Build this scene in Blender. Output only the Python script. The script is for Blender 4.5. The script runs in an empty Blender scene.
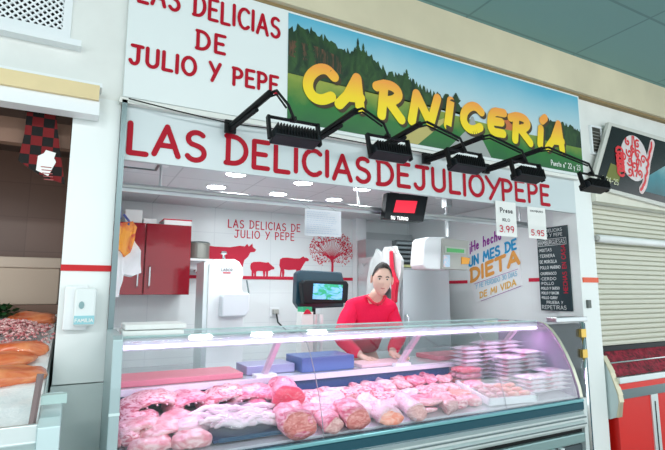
import bpy, bmesh, math, random
from mathutils import Vector, Matrix, noise
PW_DOWN, PW_HALL_FILL, PW_CASE, PW_FISH, TUBE_ES, WORLD, EXPO = 2.3, 42, 3.4, 3.5, 2.2, 1.02, .68
PACKS = [(2.45, 2.55, 8, 'rear left'), (2.635, 2.55, 9, 'rear middle'), (2.82, 2.55, 9, 'rear right'), (2.64, 2.375, 7, 'middle left'), (2.825, 2.375, 8, 'middle right'), (2.65, 2.20, 4, 'front left'), (2.835, 2.20, 5, 'front right')]
C = bpy.context.scene.collection
PI = math.pi
def V(*a): return Vector(a)

# ---------------------------------------------------------------- materials
MATS = {}
def mat(name, col, rough=.5, metal=0, spec=.5, emis=None, es=0, bump=0, bscale=40, coat=0, var=0, vscale=5, sub=0):
    m = bpy.data.materials.new(name); m.use_nodes = True
    nt = m.node_tree; b = nt.nodes['Principled BSDF']
    b.inputs['Base Color'].default_value = (*col, 1)
    b.inputs['Roughness'].default_value = rough; b.inputs['Metallic'].default_value = metal
    b.inputs['Coat Weight'].default_value = coat; b.inputs['Specular IOR Level'].default_value = spec
    if emis: b.inputs['Emission Color'].default_value = (*emis, 1); b.inputs['Emission Strength'].default_value = es
    if var or bump:
        tc = nt.nodes.new('ShaderNodeTexCoord')
    if var:
        n = nt.nodes.new('ShaderNodeTexNoise'); n.inputs['Scale'].default_value = vscale; n.inputs['Detail'].default_value = 5
        nt.links.new(tc.outputs['Object'], n.inputs['Vector'])
        r = nt.nodes.new('ShaderNodeValToRGB')
        r.color_ramp.elements[0].position = .3; r.color_ramp.elements[1].position = .7
        r.color_ramp.elements[0].color = (*[max(0, c * (1 - var)) for c in col], 1)
        r.color_ramp.elements[1].color = (*[min(1, c * (1 + var * .4)) for c in col], 1)
        nt.links.new(n.outputs['Fac'], r.inputs[0]); nt.links.new(r.outputs[0], b.inputs['Base Color'])
    if bump:
        n = nt.nodes.new('ShaderNodeTexNoise'); n.inputs['Scale'].default_value = bscale
        nt.links.new(tc.outputs['Object'], n.inputs['Vector'])
        bp = nt.nodes.new('ShaderNodeBump'); bp.inputs['Strength'].default_value = bump; bp.inputs['Distance'].default_value = .01
        nt.links.new(n.outputs['Fac'], bp.inputs['Height']); nt.links.new(bp.outputs[0], b.inputs['Normal'])
    MATS[name] = m
    return m
def two_tone(name, c1, c2, scale=8, lo=.4, hi=.6, rough=.4, stretch=(1, 1, 1), bump=.3, kind='noise', coat=0, dist=1.0):
    m = bpy.data.materials.new(name); m.use_nodes = True
    nt = m.node_tree; b = nt.nodes['Principled BSDF']; b.inputs['Roughness'].default_value = rough; b.inputs['Coat Weight'].default_value = coat
    tc = nt.nodes.new('ShaderNodeTexCoord'); mp = nt.nodes.new('ShaderNodeMapping'); mp.inputs['Scale'].default_value = stretch
    nt.links.new(tc.outputs['Object'], mp.inputs[0])
    if kind == 'noise':
        n = nt.nodes.new('ShaderNodeTexNoise'); n.inputs['Detail'].default_value = 4; n.inputs['Distortion'].default_value = dist; out = n.outputs['Fac']
    elif kind == 'check':
        n = nt.nodes.new('ShaderNodeTexChecker'); out = n.outputs['Fac']
    else:
        n = nt.nodes.new('ShaderNodeTexVoronoi'); out = n.outputs['Distance']
    n.inputs['Scale'].default_value = scale
    nt.links.new(mp.outputs[0], n.inputs['Vector'])
    r = nt.nodes.new('ShaderNodeValToRGB'); r.color_ramp.elements[0].position = lo; r.color_ramp.elements[1].position = hi
    r.color_ramp.elements[0].color = (*c1, 1); r.color_ramp.elements[1].color = (*c2, 1)
    nt.links.new(out, r.inputs[0]); nt.links.new(r.outputs[0], b.inputs['Base Color'])
    if bump:
        bp = nt.nodes.new('ShaderNodeBump'); bp.inputs['Strength'].default_value = bump; bp.inputs['Distance'].default_value = .006
        nt.links.new(out, bp.inputs['Height']); nt.links.new(bp.outputs[0], b.inputs['Normal'])
    MATS[name] = m
    return m
def gradient(name, stops, z0, z1, rough=.4, nz=0, nscale=6, axis='Z'):
    """printed colour that runs with world height"""
    m = bpy.data.materials.new(name); m.use_nodes = True
    nt = m.node_tree; b = nt.nodes['Principled BSDF']; b.inputs['Roughness'].default_value = rough
    g = nt.nodes.new('ShaderNodeNewGeometry'); s = nt.nodes.new('ShaderNodeSeparateXYZ'); nt.links.new(g.outputs['Position'], s.inputs[0])
    mr = nt.nodes.new('ShaderNodeMapRange'); mr.inputs[1].default_value = z0; mr.inputs[2].default_value = z1
    nt.links.new(s.outputs[axis], mr.inputs[0]); src = mr.outputs[0]
    if nz:
        n = nt.nodes.new('ShaderNodeTexNoise'); n.inputs['Scale'].default_value = nscale; n.inputs['Detail'].default_value = 6
        nt.links.new(g.outputs['Position'], n.inputs['Vector'])
        ma = nt.nodes.new('ShaderNodeMath'); ma.operation = 'MULTIPLY_ADD'; nt.links.new(n.outputs['Fac'], ma.inputs[0]); ma.inputs[1].default_value = nz
        nt.links.new(src, ma.inputs[2])
        mb = nt.nodes.new('ShaderNodeMath'); mb.operation = 'SUBTRACT'; nt.links.new(ma.outputs[0], mb.inputs[0]); mb.inputs[1].default_value = nz / 2; src = mb.outputs[0]
    r = nt.nodes.new('ShaderNodeValToRGB')
    while len(r.color_ramp.elements) < len(stops): r.color_ramp.elements.new(.5)
    for e, (p, c) in zip(r.color_ramp.elements, stops): e.position = p; e.color = (*c, 1)
    nt.links.new(src, r.inputs[0]); nt.links.new(r.outputs[0], b.inputs['Base Color'])
    MATS[name] = m
    return m
def glass(name, tint=(1, 1, 1), gl=.55, milky=0, mcol=(.9, .95, 1)):
    m = bpy.data.materials.new(name); m.use_nodes = True; nt = m.node_tree; nt.nodes.clear()
    o = nt.nodes.new('ShaderNodeOutputMaterial'); t = nt.nodes.new('ShaderNodeBsdfTransparent'); t.inputs[0].default_value = (*tint, 1)
    g = nt.nodes.new('ShaderNodeBsdfGlossy'); g.inputs['Roughness'].default_value = .02
    f = nt.nodes.new('ShaderNodeFresnel'); f.inputs[0].default_value = 1.45
    mu = nt.nodes.new('ShaderNodeMath'); mu.operation = 'MULTIPLY'; mu.inputs[1].default_value = gl; nt.links.new(f.outputs[0], mu.inputs[0])
    mx = nt.nodes.new('ShaderNodeMixShader'); nt.links.new(mu.outputs[0], mx.inputs[0]); nt.links.new(t.outputs[0], mx.inputs[1]); nt.links.new(g.outputs[0], mx.inputs[2])
    out = mx.outputs[0]
    if milky:
        d = nt.nodes.new('ShaderNodeBsdfDiffuse'); d.inputs[0].default_value = (*mcol, 1)
        m2 = nt.nodes.new('ShaderNodeMixShader'); m2.inputs[0].default_value = milky
        nt.links.new(out, m2.inputs[1]); nt.links.new(d.outputs[0], m2.inputs[2]); out = m2.outputs[0]
    nt.links.new(out, o.inputs[0]); MATS[name] = m
    return m
def tiles(name, col, grout, w, h, rough=.25, offs=.0, msz=.004, axes='xz', var=0):
    m = bpy.data.materials.new(name); m.use_nodes = True; nt = m.node_tree; b = nt.nodes['Principled BSDF']; b.inputs['Roughness'].default_value = rough
    g = nt.nodes.new('ShaderNodeNewGeometry'); s = nt.nodes.new('ShaderNodeSeparateXYZ'); nt.links.new(g.outputs['Position'], s.inputs[0])
    c = nt.nodes.new('ShaderNodeCombineXYZ')
    nt.links.new(s.outputs[axes[0].upper()], c.inputs[0]); nt.links.new(s.outputs[axes[1].upper()], c.inputs[1])
    br = nt.nodes.new('ShaderNodeTexBrick'); br.offset = offs; br.inputs['Scale'].default_value = 1; br.inputs['Brick Width'].default_value = w; br.inputs['Row Height'].default_value = h
    br.inputs['Mortar Size'].default_value = msz; br.inputs['Color1'].default_value = (*col, 1); br.inputs['Color2'].default_value = (*[x * (1 - var) for x in col], 1); br.inputs['Mortar'].default_value = (*grout, 1)
    nt.links.new(c.outputs[0], br.inputs['Vector']); nt.links.new(br.outputs['Color'], b.inputs['Base Color'])
    MATS[name] = m
    return m

white = mat('white_paint', (.82, .86, .84), .5, var=.06, vscale=3)
wall_up = mat('upper_wall_paint', (.80, .82, .79), .6, var=.08, vscale=4)
post_white = mat('post_white', (.84, .89, .88), .35)
cream = mat('cream_paint', (.66, .60, .43), .7, var=.12, vscale=2)
cream_beam = mat('cream_beam', (.80, .65, .36), .5, var=.15, vscale=3)
teal_ceil = tiles('teal_ceiling', (.20, .38, .38), (.13, .26, .26), 1.2, .6, .8, 0, .01, 'xy', .08)
sign_white = mat('sign_white', (.78, .84, .84), .35)
header_m = mat('header_panel', (.60, .68, .70), .3)
back_tile = tiles('back_tile', (.80, .85, .86), (.72, .77, .79), .6, .3, .25)
side_tile = tiles('side_tile', (.83, .87, .88), (.80, .84, .85), 3, 3, .3, 0, .002, 'yz')
ceil_white = tiles('shop_ceiling', (.72, .76, .78), (.55, .59, .61), .6, .6, .6, 0, .006, 'xy')
red = mat('red_paint', (.58, .015, .02), .4, spec=.25)
red_dark = mat('sign_red', (.44, .006, .022), .5, spec=.15)
red_wall = mat('vinyl_red', (.62, .025, .06), .5, spec=.2)
black = mat('black_metal', (.004, .005, .006), .5, spec=.2)
blackp = mat('black_plastic', (.008, .012, .015), .45, spec=.25)
steel = mat('brushed_steel', (.62, .66, .67), .28, .9, bump=.03, bscale=80)
steel_l = mat('light_steel', (.72, .80, .80), .35, .6)
steel_teal = mat('teal_steel', (.015, .085, .12), .22, .3)
steel_d = mat('dark_steel', (.18, .24, .25), .3, .8)
chrome = mat('chrome', (.8, .84, .85), .12, 1)
brass = mat('brass', (.75, .5, .12), .3, .8)
red_gloss = mat('cabinet_red', (.24, .003, .012), .12, coat=.4)
plastic_w = mat('white_plastic', (.84, .88, .9), .35)
paper = mat('paper', (.86, .88, .86), .6)
grey = mat('grey_panel', (.42, .43, .40), .4)
floor_m = tiles('floor_tile', (.42, .40, .37), (.25, .24, .22), .4, .4, .3, 0, .005, 'xy', .1)
glass_c = glass('case_glass', (.98, .99, 1), .4, .012)
glass_top = glass('top_glass', (.9, .97, .97), .22, .10, (.8, .93, .93))
glass_end = glass('end_glass', (.93, .86, .97), .6, .30, (.78, .58, .85))
film = glass('clear_film', (1, .99, 1), .35, .08)

# ---------------------------------------------------------------- mesh helpers
def box(bm, x0, x1, y0, y1, z0, z1, M=None):
    vs = [bm.verts.new(V(x, y, z)) for x in (x0, x1) for y in (y0, y1) for z in (z0, z1)]
    for f in ((0, 1, 3, 2), (4, 6, 7, 5), (0, 4, 5, 1), (2, 3, 7, 6), (0, 2, 6, 4), (1, 5, 7, 3)): bm.faces.new([vs[i] for i in f])
    if M: bmesh.ops.transform(bm, matrix=M, verts=vs)
    return vs
def tube(bm, pts, r, n=8, cap=True):
    pts = [Vector(p) for p in pts]; rings = []
    rs = r if isinstance(r, (list, tuple)) else [r] * len(pts)
    up = None
    for i, p in enumerate(pts):
        d = (pts[min(i + 1, len(pts) - 1)] - pts[max(i - 1, 0)]).normalized()
        if up is None: up = d.orthogonal().normalized()
        up = (up - d * up.dot(d))
        up = up.normalized() if up.length > 1e-5 else d.orthogonal().normalized()
        b = d.cross(up)
        rings.append([bm.verts.new(p + (up * math.cos(2 * PI * k / n) + b * math.sin(2 * PI * k / n)) * rs[i]) for k in range(n)])
    for a, b in zip(rings, rings[1:]):
        for k in range(n): bm.faces.new((a[k], a[(k + 1) % n], b[(k + 1) % n], b[k]))
    if cap: bm.faces.new(rings[0][::-1]); bm.faces.new(rings[-1])
def lathe(bm, prof, c=(0, 0, 0), n=20, M=None):
    rings = [[bm.verts.new(V(c[0] + r * math.cos(2 * PI * k / n), c[1] + r * math.sin(2 * PI * k / n), c[2] + z)) for k in range(n)] for r, z in prof]
    for a, b in zip(rings, rings[1:]):
        for k in range(n): bm.faces.new((a[k], a[(k + 1) % n], b[(k + 1) % n], b[k]))
    bm.faces.new(rings[0][::-1]); bm.faces.new(rings[-1])
    if M: bmesh.ops.transform(bm, matrix=M, verts=[v for r in rings for v in r])
def prism(bm, poly, a0, a1, axis='x'):
    """poly of (u,v); axis x: (y,z) extruded in x; axis y: (x,z) extruded in y; axis z: (x,y)"""
    def P(u, v, a): return {'x': V(a, u, v), 'y': V(u, a, v), 'z': V(u, v, a)}[axis]
    A = [bm.verts.new(P(u, v, a0)) for u, v in poly]; B = [bm.verts.new(P(u, v, a1)) for u, v in poly]; n = len(poly)
    for i in range(n): bm.faces.new((A[i], A[(i + 1) % n], B[(i + 1) % n], B[i]))
    fs = [bm.faces.new(A[::-1]), bm.faces.new(B)]
    for f in fs: f.normal_update()
    bmesh.ops.triangulate(bm, faces=fs, ngon_method='EAR_CLIP')
def sheet(bm, prof, x0, x1, t=.006, axis='x'):
    """open polyline profile (y,z) given thickness and extruded along x"""
    up = []
    for i, p in enumerate(prof):
        a = Vector(prof[max(i - 1, 0)]); b = Vector(prof[min(i + 1, len(prof) - 1)]); d = (b - a).normalized()
        up.append((p[0] - d.y * t, p[1] + d.x * t))
    for i in range(len(prof) - 1):
        q = [prof[i], prof[i + 1], up[i + 1], up[i]]
        A = [bm.verts.new(V(x0, *k)) for k in q]; B = [bm.verts.new(V(x1, *k)) for k in q]
        for j in range(4): bm.faces.new((A[j], A[(j + 1) % 4], B[(j + 1) % 4], B[j]))
        bm.faces.new(A[::-1]); bm.faces.new(B)
def obj(name, bm, m, parent=None, smooth=False, bevel=0, sub=0, loc=None):
    me = bpy.data.meshes.new(name)
    bmesh.ops.recalc_face_normals(bm, faces=bm.faces)
    if parent is None and loc is None and name not in STRUCT_OK:
        xs = [v.co for v in bm.verts]; lo = V(*[min(c[i] for c in xs) for i in range(3)]); hi = V(*[max(c[i] for c in xs) for i in range(3)])
        loc = V((lo.x + hi.x) / 2, (lo.y + hi.y) / 2, lo.z)
    if parent is not None: off = parent.matrix_world.inverted() if not isinstance(parent, tuple) else None
    if loc is not None: bmesh.ops.translate(bm, vec=-Vector(loc), verts=bm.verts)
    bm.to_mesh(me); bm.free()
    o = bpy.data.objects.new(name, me); C.objects.link(o)
    if m: 
        for mm in (m if isinstance(m, list) else [m]): me.materials.append(mm)
    if loc is not None: o.location = loc
    if parent is not None:
        o.parent = parent; o.matrix_parent_inverse = world(parent).inverted()
    if smooth:
        for p in me.polygons: p.use_smooth = True
    if bevel:
        b = o.modifiers.new('bevel', 'BEVEL'); b.width = bevel; b.segments = 2; b.limit_method = 'ANGLE'
    if sub:
        s = o.modifiers.new('sub', 'SUBSURF'); s.levels = sub; s.render_levels = sub
    return o
STRUCT_OK = set()
def world(o):
    M = Matrix.Translation(o.location) @ o.rotation_euler.to_matrix().to_4x4()
    return (world(o.parent) @ o.matrix_parent_inverse @ M) if o.parent else M
def tag(o, label, cat, group=None, kind=None):
    o['label'] = label; o['category'] = cat
    if group: o['group'] = group
    if kind: o['kind'] = kind
    return o
def struct(name, bm, m, **k):
    o = obj(name, bm, m, **k); o['kind'] = 'structure'; return o
def thing(name, label, cat, loc, group=None):
    o = bpy.data.objects.new(name, None); C.objects.link(o); o.location = loc; o.empty_display_size = .1
    return tag(o, label, cat, group)
def NB(): return bmesh.new()
def bx(name, m, parent, *b, bevel=0):
    bm = NB(); box(bm, *b); return obj(name, bm, m, parent, bevel=bevel)

# ---------------------------------------------------------------- hand lettering, one stroke at a time
def arc(cx, cy, rx, ry, a0, a1, n=12):
    return [(cx + rx * math.cos(math.radians(a0 + (a1 - a0) * i / n)), cy + ry * math.sin(math.radians(a0 + (a1 - a0) * i / n))) for i in range(n + 1)]
F = {
 'A': (.66, [[(0, 0), (.33, 1), (.66, 0)], [(.12, .33), (.56, .33)]]),
 'B': (.56, [[(.05, 0), (.05, 1)], [(.05, 1)] + arc(.25, .77, .24, .23, 90, -90) + [(.05, .54)], [(.05, .54)] + arc(.27, .27, .28, .27, 90, -90) + [(.05, 0)]]),
 'C': (.62, [arc(.38, .5, .36, .5, 48, 312)]),
 'D': (.62, [[(.06, 0), (.06, 1)], [(0, 1)] + arc(.2, .5, .42, .5, 90, -90) + [(0, 0)]]),
 'E': (.5, [[(.5, 1), (.04, 1), (.04, 0), (.5, 0)], [(.04, .52), (.42, .52)]]),
 'F': (.48, [[(.5, 1), (.04, 1), (.04, 0)], [(.04, .52), (.4, .52)]]),
 'G': (.66, [arc(.38, .5, .36, .5, 48, 340) + [(.42, .42)]]),
 'H': (.58, [[(.02, 0), (.02, 1)], [(.56, 0), (.56, 1)], [(.02, .5), (.56, .5)]]),
 'I': (.08, [[(.04, 0), (.04, 1)]]),
 'J': (.6, [[(.1, 1), (.62, 1)], [(.42, 1), (.42, .3)] + arc(.22, .27, .2, .27, 0, -160)]),
 'K': (.55, [[(.04, 0), (.04, 1)], [(.52, 1), (.04, .42)], [(.2, .58), (.55, 0)]]),
 'L': (.48, [[(.04, 1), (.04, .0), (.48, .0)]]),
 'M': (.78, [[(0, 0), (.12, 1), (.39, .3), (.66, 1), (.78, 0)]]),
 'N': (.6, [[(.02, 0), (.04, 1), (.56, 0), (.58, 1)]]),
 'O': (.74, [arc(.37, .5, .35, .5, 90, 450, 22)]),
 'P': (.54, [[(.06, 0), (.06, 1)], [(0, 1)] + arc(.24, .73, .29, .27, 90, -90) + [(.06, .46)]]),
 'Q': (.74, [arc(.37, .5, .35, .5, 90, 450, 22), [(.45, .25), (.72, -.05)]]),
 'R': (.58, [[(.06, 0), (.06, 1)], [(0, 1)] + arc(.24, .74, .28, .26, 90, -90) + [(.06, .48)], [(.2, .48), (.58, 0)]]),
 'S': (.56, [arc(.29, .76, .24, .24, 40, 230, 10) + arc(.27, .26, .26, .26, 70, -150, 12)]),
 'T': (.6, [[(0, 1), (.6, 1)], [(.3, 1), (.3, 0)]]),
 'U': (.6, [[(.03, 1), (.03, .3)] + arc(.3, .28, .27, .28, 180, 360) + [(.57, .3), (.57, 1)]]),
 'V': (.6, [[(0, 1), (.3, 0), (.6, 1)]]),
 'W': (.85, [[(0, 1), (.2, 0), (.42, .8), (.64, 0), (.85, 1)]]),
 'X': (.55, [[(0, 0), (.55, 1)], [(0, 1), (.55, 0)]]),
 'Y': (.56, [[(0, 1), (.27, .5)], [(.58, 1), (.14, -.05)]]),
 'Z': (.55, [[(0, 1), (.55, 1), (0, 0), (.55, 0)]]),
 '0': (.6, [arc(.3, .5, .28, .5, 90, 450, 20)]),
 '2': (.5, [arc(.25, .74, .23, .26, 160, -30, 8) + [(.02, 0), (.5, 0)]]),
 '3': (.5, [arc(.24, .76, .22, .24, 150, -90, 9) + arc(.24, .26, .25, .26, 90, -150, 10)]),
 '4': (.56, [[(.4, 0), (.4, 1), (0, .3), (.56, .3)]]),
 '5': (.5, [[(.46, 1), (.08, 1), (.06, .56)] + arc(.22, .3, .27, .3, 110, -140, 10)]),
 '9': (.5, [arc(.25, .7, .23, .28, 0, 360, 14) + [(.46, .5), (.3, 0)]]),
 '.': (.1, [[(.04, 0), (.05, .01)]]), '-': (.35, [[(.02, .45), (.33, .45)]]), ',': (.1, [[(.06, .04), (.0, -.14)]]),
 'º': (.3, [arc(.15, .85, .12, .13, 90, 450, 10)]), 'o': (.36, [arc(.18, .28, .15, .27, 90, 450, 14)]), "'": (.1, [[(.05, 1), (.03, .8)]]), '*': (.15, [[(.05, .5), (.06, .51)]]),
 '¡': (.1, [[(.05, -.2), (.05, .5)], [(.05, .8), (.05, .81)]]),
 # lower case for the script line
 'h': (.42, [[(.04, 0), (.1, 1)], [(.06, .4)] + arc(.23, .36, .15, .2, 150, 0, 7) + [(.36, 0)]]),
 'e': (.4, [[(.05, .3), (.34, .34)] + arc(.2, .29, .15, .27, 20, 320, 12)]),
 'c': (.36, [arc(.2, .28, .16, .27, 45, 320, 10)]), 'u': (.4, [[(.04, .55), (.05, .15)] + arc(.18, .15, .13, .14, 180, 360, 6) + [(.33, .55), (.36, 0)]]),
 'q': (.4, [arc(.19, .29, .16, .26, 30, 390, 14) + [(.34, -.4)]]), 'a': (.4, [arc(.19, .29, .16, .26, 30, 390, 14), [(.35, .55), (.37, 0)]]),
 'l': (.12, [[(.04, 1), (.05, 0)]]), 't': (.3, [[(.14, .9), (.15, 0)], [(0, .58), (.3, .58)]]), 'r': (.3, [[(.04, .55), (.05, 0)], [(.05, .35)] + arc(.2, .38, .13, .17, 170, 60, 5)]),
 's': (.34, [arc(.18, .43, .13, .13, 40, 220, 6) + arc(.16, .14, .14, .14, 70, -140, 7)]), 'i': (.1, [[(.04, .55), (.04, 0)], [(.05, .8), (.05, .82)]]), 'ó': (.36, [arc(.18, .28, .15, .27, 90, 450, 14), [(.15, .75), (.26, .95)]]),
 'n': (.4, [[(.04, .55), (.05, 0)], [(.05, .35)] + arc(.2, .36, .14, .19, 160, 0, 7) + [(.34, 0)]]), 'v': (.36, [[(0, .55), (.17, 0), (.34, .55)]]), 'd': (.4, [arc(.19, .29, .16, .26, 30, 390, 14), [(.36, 1), (.36, 0)]]), 'y': (.36, [[(0, .55), (.18, .05)], [(.36, .55), (.08, -.35)]]), 'p': (.4, [[(.04, .55), (.04, -.4)], arc(.2, .29, .16, .26, 180, 540, 14)]),
 ' ': (.32, []),
}
F['Í'] = (.12, F['I'][1] + [[(.04, 1.22), (.16, 1.42)]])
LIFT = 0
def ribbon(bm, pts, w, O, R, U, N, n=10, lift=0.0):
    """flat brush stroke with round ends: quads plus round joints on the plane O + x R + y U"""
    global LIFT
    def P(p): return O + R * p[0] + U * p[1] + N * lift
    for i in range(len(pts) - 1):
        a, b = Vector(pts[i]), Vector(pts[i + 1]); d = b - a
        if d.length < 1e-7: continue
        q = Vector((-d.y, d.x)).normalized() * w / 2; LIFT = (LIFT + 1) % 60; lift = .00002 * LIFT
        bm.faces.new([bm.verts.new(P(k)) for k in (a - q, b - q, b + q, a + q)])
    for p in (pts if w > .004 else (pts[0], pts[-1])):
        LIFT = (LIFT + 1) % 60; lift = .00002 * LIFT
        bm.faces.new([bm.verts.new(P((p[0] + w / 2 * math.cos(2 * PI * k / n), p[1] + w / 2 * math.sin(2 * PI * k / n)))) for k in range(n)])
def text_bm(bm, s, O, R, U, h, stroke, width=None, gap=.2, slant=0, wscale=1, center=False, jig=0):
    O, R, U = Vector(O), Vector(R).normalized(), Vector(U).normalized(); N = R.cross(U)
    adv = sum(F[c][0] + gap for c in s) - gap
    sx = (width / (adv * h)) if width else wscale
    x = -adv * sx * h / 2 if center else 0
    rnd = random.Random(len(s) * 7 + ord(s[0]))
    for c in s:
        dy = rnd.uniform(-jig, jig) * h
        for st in F[c][1]:
            pts = [(x + (px * sx + slant * py) * h, py * h + dy) for px, py in st]
            ribbon(bm, pts, stroke, O, R, U, N)
        x += (F[c][0] + gap) * sx * h
def text(name, s, O, R, U, h, stroke, m, parent, width=None, gap=.2, **k):
    """each word is a mesh of its own"""
    O = Vector(O); Rn = Vector(R).normalized(); adv = sum(F[c][0] + gap for c in s) - gap
    sx = width / (adv * h) if width else 1; x = 0; last = None
    for wd in s.split(' '):
        if wd:
            bm = NB(); text_bm(bm, wd, O + Rn * x, R, U, h, stroke, gap=gap, wscale=sx, **k); last = obj(name, bm, m, parent)
        x += (sum(F[c][0] + gap for c in wd) + F[' '][0] + gap) * sx * h
    return last
XR = (1, 0, 0); ZU = (0, 0, 1)

# ================================================================ SETTING
bm = NB(); box(bm, -4, 9, -4, 5.2, -.05, 0); struct('floor', bm, floor_m)
bm = NB(); box(bm, -4, 9, -4, 2.43, 3.5, 3.55); struct('ceiling', bm, teal_ceil)
bm = NB(); box(bm, -3, 8, 2.43, 2.6, 3.185, 3.56); struct('trim_1', bm, cream)                      # beam over the fronts
bm = NB(); box(bm, -3, 8, 2.46, 2.5, 3.165, 3.185); struct('shadow_strip', bm, mat('beam_shadow_line', (.25, .18, .08), .7))  # dark strip painted as the shadow line between beam and sign
bm = NB()                                                                                         # upper wall with an opening for the lattice
box(bm, .0, 3.82, 2.5, 2.6, 2.44, 3.185); box(bm, -3, -.1, 2.5, 2.6, 2.44, 2.70); box(bm, -.1, 0, 2.5, 2.6, 2.44, 3.185)
box(bm, 3.82, 8, 2.5, 2.6, 2.27, 3.185)
struct('wall_front', bm, wall_up)
bm = NB(); box(bm, -.062, .142, 2.5, 2.95, 1.1, 2.34); box(bm, -.062, .142, 2.5, 2.95, 2.34, 2.44); struct('wall_left_pillar', bm, post_white)
bm = NB(); box(bm, -.066, .142, 2.49, 2.95, 0, 1.095); struct('trim_3', bm, mat('pillar_base_tile', (.66, .74, .73), .3, var=.08))
bm = NB(); box(bm, -.064, .144, 2.494, 2.5, 1.60, 1.628); struct('trim_4', bm, red)
bm = NB(); box(bm, .144, .168, 2.46, 2.52, 0, 2.44); struct('trim_5', bm, steel_d)
bm = NB(); box(bm, 3.60, 3.815, 2.5, 2.72, 0, 2.44); box(bm, 3.69, 3.815, 2.5, 2.72, 2.44, 2.45); struct('wall_right_post', bm, post_white)
bm = NB(); box(bm, 3.62, 3.815, 2.492, 2.5, 1.585, 1.625); struct('trim_6', bm, mat('orange_red', (.8, .1, .03), .4))
# the shop room
bm = NB(); box(bm, .0, 3.72, 4.78, 4.9, 0, 2.4); struct('wall_back', bm, back_tile)
bm = NB(); box(bm, 3.62, 3.72, 2.72, 4.78, 0, 2.4); struct('wall_right', bm, side_tile)
bm = NB(); box(bm, .03, .13, 2.95, 4.78, 0, 2.4); struct('wall_left', bm, side_tile)
bm = NB(); box(bm, .1, 3.72, 2.6, 4.9, 2.35, 2.42); struct('ceiling_shop', bm, ceil_white)
bm = NB(); box(bm, .168, 3.60, 2.5, 2.53, 2.15, 2.44); h_ = struct('trim_7', bm, header_m)
bm = NB(); box(bm, .13, 3.62, 2.46, 2.6, 2.425, 2.452); struct('trim_8', bm, mat('ledge_white', (.8, .82, .78), .5))
bm = NB(); box(bm, 3.612, 3.62, 2.73, 3.02, 1.60, 1.632); struct('trim_9', bm, red_wall)
bm = NB(); box(bm, 3.612, 3.62, 3.80, 4.77, 1.60, 1.632); struct('trim_18', bm, red_wall)
bm = NB(); box(bm, .14, 3.1, 4.772, 4.78, 1.640, 1.672); struct('trim_10', bm, red_wall)
bm = NB(); box(bm, 2.80, 2.93, 4.68, 4.775, 0, 2.35); struct('trim_11', bm, plastic_w)
bm = NB(); box(bm, 2.93, 3.6, 4.70, 4.775, 0, 2.2); struct('trim_12', bm, mat('recess_grey', (.5, .55, .56), .4))
# lattice window up left
wnd = NB(); 
for a, b_, c, d in ((-1.2, -.1, 2.70, 2.74), (-.135, -.1, 2.74, 3.18), (-.44, -.425, 2.74, 3.18)): box(wnd, a, b_, 2.485, 2.52, c, d)
box(wnd, -1.2, -.05, 2.44, 2.5, 2.655, 2.685)
w1 = struct('window_1', wnd, plastic_w)
lat = NB()
for i in range(-30, 40):
    for sgn in (1, -1):
        x0 = -1.2 + i * .032
        a = [x0, 2.74]; b_ = [x0 + .44, 3.18]
        if b_[0] < -1.2 or a[0] > -.13: continue
        t0 = max(0, (-1.2 - a[0]) / .44); t1 = min(1, (-.13 - a[0]) / .44)
        if t1 <= t0: continue
        z0, z1 = 2.74 + .44 * t0, 2.74 + .44 * t1
        if sgn < 0: z0, z1 = 5.92 - z0, 5.92 - z1
        tube(lat, [(a[0] + .44 * t0, 2.505, z0), (a[0] + .44 * t1, 2.505, z1)], .0058, 4)
o = obj('lattice', lat, plastic_w, w1)
bx('dark_room_sheet', mat('dark_room', (.03, .035, .04), .9), w1, -1.2, -.1, 2.56, 2.58, 2.70, 3.18)  # flat dark sheet, its colour stands in for the unlit room behind
# small vent window right of the big sign
bm = NB(); box(bm, 3.86, 3.99, 2.485, 2.50, 2.70, 2.93); w2 = struct('window_2', bm, mat('vent_dark', (.05, .05, .04), .8))
bm = NB(); box(bm, 3.85, 4.0, 2.478, 2.5, 2.685, 2.70); box(bm, 3.85, 4.0, 2.478, 2.5, 2.93, 2.945); box(bm, 3.985, 4.0, 2.478, 2.5, 2.7, 2.93); box(bm, 3.85, 3.865, 2.478, 2.5, 2.7, 2.93)
obj('window_frame', bm, plastic_w, w2)
bm = NB()
for i in range(7):
    tube(bm, [(3.865, 2.482, 2.71 + i * .03), (3.985, 2.482, 2.71 + i * .03)], .003, 4)
obj('vent_grille', bm, mat('vent_grille', (.35, .36, .34), .5), w2)
# ================================================================ SIGNS
sg = thing('shop_sign', 'wide sign board, white left part with red lettering, landscape photo with yellow lettering right', 'sign', (1.9, 2.46, 2.46))
bx('sign_board', sign_white, sg, .145, 3.69, 2.462, 2.498, 2.456, 3.165, bevel=.003)
Y0 = 2.459
text('lettering', 'LAS DELICIAS', (.187, Y0, 2.975), XR, ZU, .118, .019, red_dark, sg, width=.77, gap=.25, jig=.04)
text('lettering', 'DE', (.487, Y0, 2.795), XR, ZU, .10, .019, red_dark, sg, width=.15, gap=.3, jig=.03)
text('lettering', 'JULIO Y PEPE', (.165, Y0, 2.635), XR, ZU, .095, .019, red_dark, sg, width=.785, gap=.25, jig=.04)
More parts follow.
